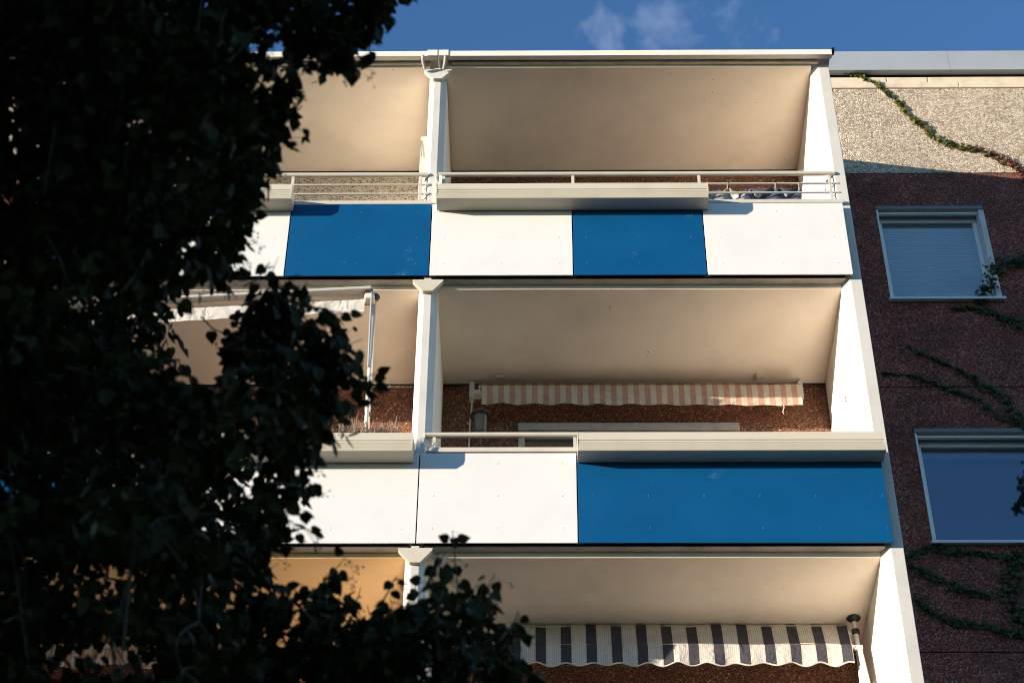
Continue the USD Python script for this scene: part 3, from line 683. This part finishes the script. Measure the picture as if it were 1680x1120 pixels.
bd = thing('narrow_board', 'narrow cream board standing beside the middle column on the top left balcony', 'board', (-0.13, 0.33, 13.12))
MB().box(-0.150, -0.092, 0.30, 0.325, 13.12, 14.79, 0.003).build('board_panel', L['cream'], bd)
MB().prism_y([(-0.152, 14.80), (-0.09, 14.80), (-0.09, 15.085), (-0.146, 15.085), (-0.158, 15.04)], 0.31, 0.335).build('board_panel', L['cream'], bd)
MB().tube([(-0.152, 0.305, 15.03), (-0.145, 0.30, 14.9), (-0.135, 0.298, 14.80)], 0.004, 5).build('strap', L['lantern'], bd)


# tarpaulin tied to the top right railing
def tarp(name, x0, x1, ztop, zbot, m, label, seed):
    t = thing(name, label, 'tarpaulin', ((x0 + x1) / 2, 0.08, zbot))
    nx, nz = 90, 34
    v = []
    ties = [x0 + 0.01, (x0 + x1) * 0.5 + 0.03, x1 - 0.01]
    for j in range(nz):
        for i in range(nx):
            u, w_ = i / (nx - 1), j / (nz - 1)
            x = x0 + u * (x1 - x0)
            sag = min(abs(x - c) for c in ties)
            zt_ = ztop - 0.02 - 0.30 * sag ** 1.4
            P3 = np.array([x * 7, w_ * 3 + 0.6 * x, seed])
            fold = meshkit.fbm(P3, 3, seed)
            rad = min(ties, key=lambda c: abs(x - c)); ang = math.atan2(w_ * 0.4 + 0.02, x - rad)
            crease = abs(math.sin(ang * 2.5 + seed)) * 0.045 * (1 - 0.4 * w_)
            v.append((x + 0.01 * math.sin(9 * w_ + seed), 0.085 + 0.07 * fold - crease, zt_ + (zbot - zt_) * w_))
    f = []
    for j in range(nz - 1):
        for i in range(nx - 1):
            a = j * nx + i; f += [(a, a + 1, a + nx + 1), (a, a + nx + 1, a + nx)]
    MB().add(v, f).build('sheet', m, t, smooth=35)
    for c in ties[:2] if seed == 3 else ties[1:]:
        MB().tube([(c, 0.09, ztop - 0.02), (c, 0.035, ztop + 0.012), (c, 0.052, ztop + 0.024), (c, 0.09, ztop - 0.01)], 0.004, 5).build('tie', L['cloth_binding'], t)


tarp('tarpaulin', 2.36, 2.88, 14.155, 13.80, L['tarp_silver'], 'crumpled silver sheet tied behind the top right railing', 3)
tarp('tarpaulin', 2.80, 3.30, 14.150, 13.80, L['tarp_blue'], 'dark blue crumpled sheet behind the railing next to the end wall', 7)

# ------------------------------------------------------------------ creepers on the side wall
def leaf_mesh(P, size, axis, nrm, shape):
    """Leaves at points P: (verts, faces). axis: direction of the blade; nrm: its face; shape: (x, y, z) template and triangles."""
    tv, tf = shape
    a = axis / np.linalg.norm(axis, axis=1, keepdims=True)
    s = np.cross(a, nrm); s /= np.linalg.norm(s, axis=1, keepdims=True) + 1e-9
    n = np.cross(s, a)
    v = P[:, None] + size[:, None, None] * (tv[None, :, 0, None] * s[:, None] + tv[None, :, 1, None] * a[:, None] + tv[None, :, 2, None] * n[:, None])
    k = len(tv)
    f = (tf[None] + (np.arange(len(P)) * k)[:, None, None]).reshape(-1, 3)
    return v.reshape(-1, 3), f


IVY = (np.array([(0, 0, 0), (0.35, -0.1, 0.08), (0.55, 0.3, 0.1), (0.3, 0.45, 0.04), (0.0, 1.0, -0.1), (-0.3, 0.45, 0.04), (-0.55, 0.3, 0.1), (-0.35, -0.1, 0.08), (0, 0.35, 0)], float),
       np.array([(8, 0, 1), (8, 1, 2), (8, 2, 3), (8, 3, 4), (8, 4, 5), (8, 5, 6), (8, 6, 7), (8, 7, 0)]))


def creeper(pts, width, dens, label, m, seed, size=0.042, off=0.009, late=None):
    r = np.random.default_rng(seed)
    W = np.array([on_wall(px, py, D) for px, py in pts])
    seg = np.linalg.norm(np.diff(W, axis=0), axis=1); cum = np.r_[0, np.cumsum(seg)]
    t = thing('creeper', label, 'creeper', W[0], group='creepers on the side wall')
    s = np.linspace(0, cum[-1], max(8, int(cum[-1] / 0.06)))
    line = np.stack([np.interp(s, cum, W[:, k]) for k in range(3)], -1)
    line[:, 0] += 0.012 * np.sin(s * 17 + seed); line[:, 2] += 0.015 * np.sin(s * 11 + seed); line[:, 1] = D - 0.006
    MB().tube(line, 0.005, 5).build('stem', L['stem'], t)
    n = int(cum[-1] * dens * (0.56 if seed > 1 else 0.9))
    width = np.array(width) * (0.75 if seed > 1 else 0.8)
    u = r.uniform(0, cum[-1], n)
    P = np.stack([np.interp(u, s, line[:, k]) for k in range(3)], -1)
    ww = np.interp(u, np.linspace(0, cum[-1], len(width)), width) if np.ndim(width) else np.full(n, width)
    P[:, 0] += r.normal(0, 1, n) * ww * 0.5; P[:, 2] += r.normal(0, 1, n) * ww * 0.5
    P[:, 1] = D - off - np.abs(r.normal(0, 0.5, n)) * ww * 0.35
    axis = np.stack([r.normal(0, 0.6, n), r.normal(-0.3, 0.3, n), r.normal(-0.7, 0.4, n)], -1)
    nrm = np.stack([r.normal(0, 0.4, n), -np.ones(n), r.normal(0.5, 0.4, n)], -1)
    v, f = leaf_mesh(P, r.uniform(0.6, 1.15, n) * size, axis, nrm, IVY)
    if late is None:
        MB().add(v, f).build('foliage', m, t, kind='stuff')
        return
    k = len(IVY[1]); old = np.repeat(u + r.normal(0, 0.15, n) > 0.66 * cum[-1], k)
    MB().add(v, f[~old]).build('foliage', m, t, kind='stuff', label='yellow green leaves')
    MB().add(v, f[old]).build('foliage', late, t, kind='stuff', label='reddened leaves')


creeper([(1386, 124), (1412, 124), (1440, 140), (1466, 163), (1490, 187), (1530, 225), (1560, 238), (1580, 243), (1630, 255), (1660, 268), (1690, 300), (1720, 330)], [0.02, 0.03, 0.035, 0.05, 0.06, 0.07, 0.06, 0.06], 210, 'yellow and red leaved creeper running down the pale pebble band', L['ivy_yellow'], 1, size=0.046, late=L['ivy_red'])
creeper([(1600, 500), (1622, 470), (1632, 445), (1650, 430), (1690, 430), (1740, 430)], [0.05, 0.10, 0.14, 0.15, 0.16], 520, 'dark creeper clump beside the window with the closed blind', L['ivy'], 2)
creeper([(1560, 506), (1600, 505), (1640, 520), (1680, 535), (1730, 545)], [0.03, 0.06, 0.12, 0.14], 420, 'creeper strand under the sill of the window with the blind', L['ivy'], 3)
creeper([(1490, 568), (1530, 590), (1570, 606), (1600, 624), (1640, 650), (1690, 695)], [0.02, 0.05, 0.06, 0.07, 0.09], 330, 'upper of two creeper strands slanting down above the bare window', L['ivy'], 4, size=0.036)
creeper([(1450, 610), (1500, 620), (1540, 630), (1580, 648), (1620, 668), (1655, 690), (1690, 705)], [0.012, 0.03, 0.05, 0.07, 0.08], 280, 'lower of two creeper strands slanting down above the bare window', L['ivy'], 5, size=0.036)
creeper([(1486, 915), (1530, 897), (1560, 903), (1600, 908), (1640, 915), (1690, 925)], [0.05, 0.06, 0.05, 0.05, 0.09], 420, 'creeper running along under the sill of the bare window', L['ivy'], 6)
creeper([(1492, 930), (1530, 945), (1570, 963), (1620, 980)], [0.07, 0.07, 0.06, 0.05], 420, 'short dark creeper strand below the bare window', L['ivy'], 7)
creeper([(1498, 985), (1540, 1008), (1570, 1022), (1620, 1030), (1690, 1042)], [0.05, 0.06, 0.06, 0.07], 400, 'lowest creeper strand, just above the lower wall joint', L['ivy'], 8)
creeper([(1668, 900), (1662, 940), (1655, 975), (1668, 1010), (1700, 1030)], [0.09, 0.13, 0.13, 0.12], 560, 'thick creeper clump in the corner below the bare window', L['ivy'], 9)
creeper([(1730, 700), (1705, 730), (1690, 775), (1678, 800)], [0.16, 0.12, 0.07, 0.04], 420, 'creeper hanging over the right side of the bare window', L['ivy'], 10, off=0.06)

# ------------------------------------------------------------------ the linden tree
LEAF = (np.array([(0, 0, 0), (0.22, -0.10, 0.05), (0.44, 0.08, 0.09), (0.50, 0.34, 0.09), (0.36, 0.64, 0.04), (0.14, 0.90, -0.04), (0, 1.08, -0.10), (-0.14, 0.90, -0.04), (-0.36, 0.64, 0.04), (-0.50, 0.34, 0.09), (-0.44, 0.08, 0.09), (-0.22, -0.10, 0.05), (0, 0.42, -0.01)], float),
        np.array([(12, i, i + 1) for i in range(11)] + [(12, 11, 0)]))
BRACT = (np.array([(0, 0, 0), (0.10, 0.25, 0.03), (0.12, 0.7, 0.10), (0.0, 1.0, 0.20), (-0.12, 0.7, 0.10), (-0.10, 0.25, 0.03)], float), np.array([(0, 1, 5), (1, 2, 5), (2, 4, 5), (2, 3, 4)]))
tree = thing('linden_tree', 'dark leafy tree in shade in the left foreground', 'tree', (-2.6, -7.0, 0.0))
# where the crown stands against the house, seen from the pavement
EDGE = [(-1500, -700), (700, -700), (668, -60), (640, 0), (606, 30), (598, 80), (575, 118), (540, 112), (505, 104), (482, 88), (470, 50), (455, 30), (425, 50), (428, 84), (455, 112), (480, 130), (488, 165), (462, 200), (470, 235), (440, 262), (425, 300), (408, 330), (402, 372), (388, 410), (372, 445), (345, 470), (312, 502), (308, 560), (316, 618), (355, 645), (372, 560), (392, 508), (412, 470), (440, 448), (468, 470), (480, 505), (512, 520), (548, 520), (562, 555), (572, 600), (600, 620), (588, 645), (560, 690), (520, 712), (498, 730), (505, 770), (488, 815), (462, 850), (430, 870), (458, 895), (420, 905), (440, 950), (470, 985), (505, 978), (535, 968), (560, 985), (590, 1012), (630, 1005), (655, 1010), (680, 985), (705, 962), (735, 965), (765, 985), (790, 972), (812, 1010), (826, 1045), (848, 1070), (856, 1120), (870, 1500), (860, 2300), (-1500, 2300)]
epoly = Polygon(EDGE).buffer(0)
HOLES = [(Polygon([(430, 930), (860, 930), (860, 1040), (430, 1040)]), 0.62), (Polygon([(690, 930), (870, 930), (870, 1130), (690, 1130)]), 0.72), (Polygon([(380, 640), (420, 600), (440, 640), (400, 670)]), 0.35), (Polygon([(480, 560), (505, 545), (515, 575), (490, 585)]), 0.35), (Polygon([(430, 500), (455, 490), (460, 520), (435, 525)]), 0.35), (Polygon([(300, 560), (335, 560), (330, 620), (305, 600)]), 0.4), (Polygon([(225, 215), (250, 210), (250, 235), (230, 240)]), 0.12), (Polygon([(395, 250), (425, 215), (435, 250), (405, 275)]), 0.45), (Polygon([(330, 810), (420, 790), (430, 830), (340, 850)]), 0.5), (Polygon([(-40, 930), (60, 905), (150, 930), (230, 920), (300, 935), (420, 930), (430, 985), (300, 1000), (180, 1010), (40, 1000)]), 0.35), (Polygon([(150, 920), (210, 925), (205, 985), (160, 975)]), 0.1), (Polygon([(55, 1045), (270, 1040), (268, 1112), (40, 1120)]), 0.16), (Polygon([(300, 870), (380, 840), (420, 880), (330, 895)]), 0.3), (Polygon([(460, 950), (540, 945), (520, 1010), (440, 1010)]), 0.35), (Polygon([(400, 60), (470, 40), (470, 90), (430, 86)]), 0.15), (Polygon([(600, 975), (650, 975), (640, 1020), (600, 1010)]), 0.4), (Polygon([(200, 195), (260, 190), (258, 232), (215, 230)]), 0.5), (Polygon([(125, 175), (155, 175), (155, 222), (125, 222)]), 0.5)]
R = np.random.default_rng(11)
clumps = []
tries = 0
while len(clumps) < 700 and tries < 20000:
    tries += 1
    px, py = R.uniform(-900, 880), R.uniform(-500, 1700)
    dist = R.uniform(6.2, 9.2)
    rad = R.uniform(0.16, 0.34)
    rp = rad * FPX / dist
    pt = Point(px, py)
    if not epoly.contains(pt): continue
    dd = epoly.exterior.distance(pt)
    if dd < 18: continue
    rad = min(rad, max(0.07, dd * dist / FPX * 1.15))
    inside = -120 < px < 900 and -120 < py < 1240
    if not inside and R.random() < 0.45: continue
    clumps.append((at(px, py, dist), rad))
BULGES = [(470, 560, 55), (520, 590, 48), (440, 520, 55), (430, 620, 75), (500, 650, 50), (455, 495, 34), (530, 552, 34), (545, 605, 38), (485, 705, 34), (400, 560, 40), (395, 640, 50), (450, 700, 60), (520, 665, 40), (470, 610, 60),
          (500, 60, 36), (535, 60, 40), (560, 40, 40), (520, 30, 50), (590, 20, 34), (620, -20, 40), (555, 90, 24), (440, 190, 40), (455, 150, 28), (425, 250, 34), (410, 300, 26), (400, 210, 50), (390, 330, 40), (372, 390, 30),
          (470, 985, 34), (520, 1000, 42), (560, 1010, 44), (610, 1030, 48), (660, 1020, 44), (700, 1000, 40), (740, 1000, 40), (780, 1000, 36), (800, 1050, 40), (830, 1090, 34), (700, 1070, 60), (620, 1080, 60), (540, 1080, 60), (470, 1060, 60), (760, 1090, 50), (430, 900, 22), (470, 740, 44), (470, 800, 36), (440, 830, 34)]
for px, py, rp in BULGES:
    dist = R.uniform(6.9, 7.8)
    clumps.append((at(px, py, dist), rp * dist / FPX))
LP, LS, LA, LN = [], [], [], []
for c, rad in clumps:
    n = int(56 + 1350 * rad ** 2)
    u = R.normal(0, 1, (n, 3)); u /= np.linalg.norm(u, axis=1, keepdims=True)
    rr = rad * R.uniform(0.1, 1.05, n) ** 0.5
    P = c + u * rr[:, None] * [1, 1, 0.9]
    LP.append(P); LS.append(R.uniform(0.026, 0.064, n))
    LA.append(np.stack([u[:, 0] * 0.6 + R.normal(0, 0.45, n), u[:, 1] * 0.6 + R.normal(0, 0.45, n), -0.75 + R.normal(0, 0.4, n)], -1))
    LN.append(np.stack([u[:, 0] * 0.7 + R.normal(0, 0.5, n), u[:, 1] * 0.7 + R.normal(0, 0.5, n), 0.9 + R.normal(0, 0.5, n)], -1))
LP, LS, LA, LN = map(np.concatenate, (LP, LS, LA, LN))
pp = pix(LP + 0.4 * LS[:, None] * LA / np.linalg.norm(LA, axis=1, keepdims=True))
keep = np.ones(len(LP), bool)
rnd = R.random(len(LP))
pp = pp + R.normal(0, 8, pp.shape)
inside = shapely.contains_xy(epoly, pp[:, 0], pp[:, 1])
keep = inside | (rnd < 0.03)
for hole, k in HOLES:
    keep &= ~shapely.contains_xy(hole, pp[:, 0], pp[:, 1]) | (rnd < k)
LP, LS, LA, LN = LP[keep], LS[keep], LA[keep], LN[keep]
v, f = leaf_mesh(LP, LS, LA, LN, LEAF)
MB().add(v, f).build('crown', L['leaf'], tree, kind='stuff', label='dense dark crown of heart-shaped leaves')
print('leaves', len(LP), 'clumps', len(clumps))
# loose sprigs round the rim: small leaves, bracts and fruit on thin stalks, reaching out of the mass
ring = shapely.segmentize(epoly.exterior, 9.0)
rim = [p for p in np.array(ring.coords)[:-1] if -60 < p[0] < 900 and -60 < p[1] < 1160]
sp_l, sp_s, sp_a, sp_n, sb_l, sb_s, sb_a, stalks = [], [], [], [], [], [], [], MB()
for i, p in enumerate(rim):
    if R.random() < 0.42 or (295 < p[0] < 405 and 465 < p[1] < 655): continue
    q0, q1 = rim[i - 2], rim[(i + 2) % len(rim)]
    if np.linalg.norm(q1 - q0) > 120: continue
    nrm2 = np.array([q1[1] - q0[1], -(q1[0] - q0[0])]); nrm2 /= np.linalg.norm(nrm2) + 1e-9
    if epoly.contains(Point(*(p + nrm2 * 4))): nrm2 = -nrm2
    dist = R.uniform(6.8, 7.9); ang = R.normal(0, 0.7)
    dirn = np.array([nrm2[0] * math.cos(ang) - nrm2[1] * math.sin(ang), nrm2[0] * math.sin(ang) + nrm2[1] * math.cos(ang)])
    reach = R.uniform(6, 34)
    a0, a1 = at(*(p - dirn * 22), dist), at(*(p + dirn * reach), dist + R.normal(0, 0.05))
    mid = (a0 + a1) / 2 + R.normal(0, 0.012, 3)
    stalks.tube([a0, mid, a1], [0.0022, 0.0017, 0.001], 4, cap=False)
    for _ in range(R.integers(2, 6)):
        t = R.uniform(0.15, 1.05); b = a0 + (a1 - a0) * t
        sp_l.append(b); sp_s.append(R.uniform(0.022, 0.056)); sp_a.append(RT * (0.6 * dirn[0] + R.normal(0, 0.6)) - UP * (0.6 + 0.3 * dirn[1] + R.normal(0, 0.4)) + FW * R.normal(0, 0.4)); sp_n.append(R.normal(0, 1, 3) - 0.6 * FW)
    if R.random() < 0.45:
        b = a0 + (a1 - a0) * R.uniform(0.5, 1.0)
        sb_l.append(b); sb_s.append(R.uniform(0.035, 0.065)); sb_a.append(RT * (dirn[0] + R.normal(0, 0.6)) - UP * (0.5 + R.normal(0, 0.5)))
    if R.random() < 0.4:
        e = a1 + RT * R.normal(0.01, 0.02) - UP * R.uniform(0.0, 0.03)
        stalks.tube([mid, (a1 + e) / 2, e], 0.0008, 3, cap=False)
        for _ in range(R.integers(2, 5)):
            c = e + R.normal(0, 0.011, 3)
            stalks.tube([e, c], 0.0007, 3, cap=False)
            ic = trimesh.creation.icosphere(0, 0.0042); ic.apply_translation(c); stalks.tm(ic)
v, f = leaf_mesh(np.array(sp_l), np.array(sp_s), np.array(sp_a), np.array(sp_n), LEAF)
MB().add(v, f).build('rim_leaves', L['leaf'], tree, kind='stuff')
v, f = leaf_mesh(np.array(sb_l), np.array(sb_s), np.array(sb_a), R.normal(0, 1, (len(sb_l), 3)), BRACT)
MB().add(v, f).build('rim_bracts', L['bract'], tree, kind='stuff')
stalks.build('rim_stalks', L['bract'], tree, kind='stuff')
# pale flower bracts scattered through the crown
nb = 1500
ib = R.choice(len(LP), nb, replace=False)
v, f = leaf_mesh(LP[ib] + R.normal(0, 0.03, (nb, 3)), R.uniform(0.05, 0.085, nb), np.stack([R.normal(0, 0.5, nb), R.normal(0, 0.5, nb), -np.ones(nb)], -1), R.normal(0, 1, (nb, 3)), BRACT)
MB().add(v, f).build('flower_bracts', L['bract'], tree, kind='stuff')

# trunk, limbs, and a branch into every few clumps
trunk_top = np.array([-2.45, -6.9, 4.6])
tp = [np.array([-2.6, -7.0, -0.1]), np.array([-2.58, -7.0, 0.4]), np.array([-2.5, -6.95, 2.2]), trunk_top, np.array([-2.2, -6.9, 6.6]), np.array([-2.0, -6.7, 9.0])]
MB().tube(tp, [0.30, 0.21, 0.18, 0.15, 0.10, 0.04], 14).build('trunk', L['bark'], tree, smooth=True)
nodes = [trunk_top + (tp[4] - trunk_top) * t for t in np.linspace(0, 1, 6)] + [tp[4] + (tp[5] - tp[4]) * t for t in np.linspace(0.2, 1, 5)]
order = sorted(range(len(clumps)), key=lambda i: -clumps[i][1])
limbs = []
inner = [i for i in order if pix(clumps[i][0])[0] < 330 and pix(clumps[i][0])[1] < 1250][:26]
for i in inner:
    c = clumps[i][0]
    s = min(nodes, key=lambda q: np.linalg.norm(q - c) + (2 if q[2] > c[2] else 0))
    mid = (s + c) / 2 + [0, 0, 0.12] + R.normal(0, 0.08, 3)
    limbs.append(c)
    tt = np.linspace(0, 1, 9)[:, None]
    cur = (1 - tt) ** 2 * s + 2 * tt * (1 - tt) * mid + tt ** 2 * c
    MB().tube(cur, np.linspace(0.036, 0.006, 9), 7).build('limb', L['bark'], tree, smooth=True)
    nodes += [cur[4], cur[6], cur[8]]
tw = MB()
for i in [i for i in order if i not in inner]:
    c, rad = clumps[i]
    s = min(nodes, key=lambda q: np.linalg.norm(q - c))
    nodes.append(c)
    if np.linalg.norm(s - c) > 0.9: continue
    mid = (s + c) / 2 + [0, 0, 0.05] + R.normal(0, 0.04, 3)
    tt = np.linspace(0, 1, 6)[:, None]
    tw.tube((1 - tt) ** 2 * s + 2 * tt * (1 - tt) * mid + tt ** 2 * c, np.linspace(0.006, 0.003, 6), 5, cap=False)
    for _ in range(3):
        e = c + R.normal(0, 1, 3) * rad * 0.6
        tw.tube([c, (c + e) / 2 + R.normal(0, 0.01, 3), e], [0.004, 0.003, 0.0015], 4, cap=False)
tw.build('fine_branches', L['bark'], tree, kind='stuff')


def spray(pts, dist, leaves, seed, fruit=3):
    """One twig at the crown's rim with its own leaves, bracts and fruit stalks. leaves: (place along the twig, droop angle in the picture plane, size)."""
    r = np.random.default_rng(seed)
    W = np.array([at(px, py, dist + 0.05 * i) for i, (px, py) in enumerate(pts)])
    s = np.linspace(0, 1, 10); k = np.linspace(0, 1, len(W))
    line = np.stack([np.interp(s, k, W[:, j]) for j in range(3)], -1)
    twig = MB().tube(line, np.linspace(0.0045, 0.0016, 10), 5).build('twig', L['bark'], tree)
    for (t, ang, size) in leaves:
        p = np.array([np.interp(t, s, line[:, j]) for j in range(3)])
        a = RT * math.sin(ang) - UP * math.cos(ang) + FW * r.normal(0, 0.25)
        stalk = p + a * 0.02
        MB().tube([p, stalk], 0.0012, 4, cap=False).build('leaf_stalk', L['bark'], twig)
        n = -FW * 0.9 + UP * r.normal(0.2, 0.5) + RT * r.normal(0, 0.6)
        v, f = leaf_mesh(stalk[None], np.array([size * 0.82]), a[None], n[None], LEAF)
        MB().add(v, f).build('leaf', L['leaf'], twig)
    fr = MB()
    for _ in range(fruit):
        p = line[r.integers(3, 10)]
        e = p + RT * r.normal(0.02, 0.03) - UP * r.uniform(0.0, 0.07) + FW * r.normal(0, 0.02)
        fr.tube([p, (p + e) / 2 + r.normal(0, 0.004, 3), e], 0.0009, 3, cap=False)
        for _ in range(r.integers(2, 5)):
            q = e + RT * r.normal(0, 0.012) + UP * r.normal(-0.008, 0.012) + FW * r.normal(0, 0.01)
            fr.tube([e, q], 0.0007, 3, cap=False)
            ic = trimesh.creation.icosphere(1, 0.0042); ic.apply_translation(q); fr.tm(ic)
    if fruit: fr.build('fruit_stalks', L['bract'], twig, kind='stuff')


SPR = [
    ([(700, 1010), (752, 985), (748, 930), (742, 870)], 7.2, [(0.98, 0.2, 0.05), (0.9, -1.9, 0.05), (0.9, 1.8, 0.055), (0.72, 0.2, 0.052), (0.62, -0.9, 0.085), (0.55, 0.9, 0.06), (0.4, -0.4, 0.07), (0.3, 0.7, 0.07)], 4),
    ([(440, 330), (440, 230), (465, 180)], 7.5, [(0.98, 1.2, 0.075), (0.9, -0.3, 0.06), (0.7, 0.9, 0.06), (0.5, 0.8, 0.055), (0.3, 0.5, 0.06)], 4),
    ([(440, 130), (468, 138), (492, 148)], 7.5, [(0.5, -0.3, 0.045), (0.8, 0.6, 0.045), (0.3, -0.5, 0.05)], 4),
    ([(520, 30), (555, 70), (578, 105)], 7.1, [(0.98, 0.0, 0.080), (0.8, 0.4, 0.07), (0.6, -0.4, 0.075), (0.4, 0.6, 0.07), (0.3, -0.7, 0.07)], 5),
    ([(570, -10), (610, 10), (622, 22)], 7.1, [(0.6, 0.3, 0.078), (0.9, 0.8, 0.06), (0.3, -0.4, 0.07)], 3),
    ([(400, 470), (425, 455), (442, 430)], 7.6, [(0.95, -0.9, 0.055), (0.7, 0.9, 0.06), (0.4, -0.3, 0.06)], 4),
    ([(380, 400), (398, 368), (402, 350)], 7.6, [(0.9, 0.5, 0.055), (0.5, -0.5, 0.06), (0.6, 0.4, 0.06)], 3),
    ([(560, 625), (590, 622), (615, 612)], 7.3, [(0.95, 1.9, 0.06), (0.85, 1.3, 0.055), (0.75, 0.1, 0.055), (0.5, -0.2, 0.05)], 2),
    ([(530, 640), (560, 650), (575, 660)], 7.3, [(0.95, 0.1, 0.07), (0.7, -0.4, 0.075), (0.5, 0.3, 0.075)], 1),
    ([(470, 490), (520, 505), (570, 515)], 7.5, [(0.98, 1.5, 0.055), (0.7, 0.2, 0.06), (0.5, 0.9, 0.06), (0.85, 1.0, 0.05), (0.3, -0.4, 0.065)], 5),
    ([(540, 560), (566, 575), (574, 590)], 7.4, [(0.9, 0.6, 0.07), (0.5, -0.2, 0.07)], 4),
    ([(470, 870), (500, 866), (512, 873)], 7.2, [(0.6, 1.5, 0.045), (0.95, 1.2, 0.04), (0.3, 0.3, 0.05)], 4),
    ([(440, 790), (480, 795), (505, 800)], 7.2, [(0.9, 0.2, 0.05), (0.6, 0.7, 0.06)], 3),
    ([(480, 720), (505, 735), (515, 760)], 7.2, [(0.5, 0.9, 0.055), (0.8, 0.4, 0.05), (0.2, -0.2, 0.07)], 3),
    ([(500, 985), (540, 945), (566, 915)], 7.2, [(0.97, -2.6, 0.05), (0.8, -0.6, 0.05), (0.7, 0.8, 0.055), (0.5, 0.6, 0.075), (0.3, -0.4, 0.06), (0.4, 1.0, 0.06)], 5),
    ([(620, 1000), (640, 965), (650, 945)], 7.1, [(0.9, -0.8, 0.05), (0.6, 0.5, 0.05), (0.3, -0.2, 0.065), (0.98, 0.8, 0.03)], 4),
    ([(780, 1010), (800, 965), (812, 940)], 7.0, [(0.7, -0.8, 0.06), (0.5, 0.9, 0.06), (0.3, -0.3, 0.07), (0.85, 0.4, 0.05)], 5),
    ([(820, 1050), (845, 1020), (850, 1000)], 7.0, [(0.4, 0.9, 0.06), (0.8, 1.0, 0.045), (0.2, -0.5, 0.07)], 3),
    ([(330, 520), (350, 540), (372, 548)], 7.8, [(0.4, 0.1, 0.06), (0.9, 0.3, 0.055), (0.7, 1.4, 0.045)], 3),
    ([(700, 960), (720, 925), (730, 905)], 7.1, [(0.9, -0.6, 0.05), (0.5, 0.9, 0.06), (0.5, -0.9, 0.06)], 2),
]
for i, (pts, dist, lv_, fr_) in enumerate(SPR): spray(pts, dist, lv_, 100 + i, fr_)

# ------------------------------------------------------------------ the block across the street, behind the photographer, that keeps the tree in shade
O = thing('apartment_block', 'plain grey apartment block across the street, outside the picture', 'building', (-45, -36, 0))
MB().box(-85, -15, -44, -31, 0.0, 17.0).build('wall', L['render_grey'], O)
MB().box(-85.2, -14.8, -44.2, -30.8, 17.0, 17.25).build('roof', L['galv'], O)
for fl in range(5):
    for i in range(15):
        x = -82.5 + i * 4.5
        MB().box(x, x + 1.8, -31.0, -30.97, 1.6 + fl * 3.1, 3.1 + fl * 3.1).build('window', L['dark'], O)
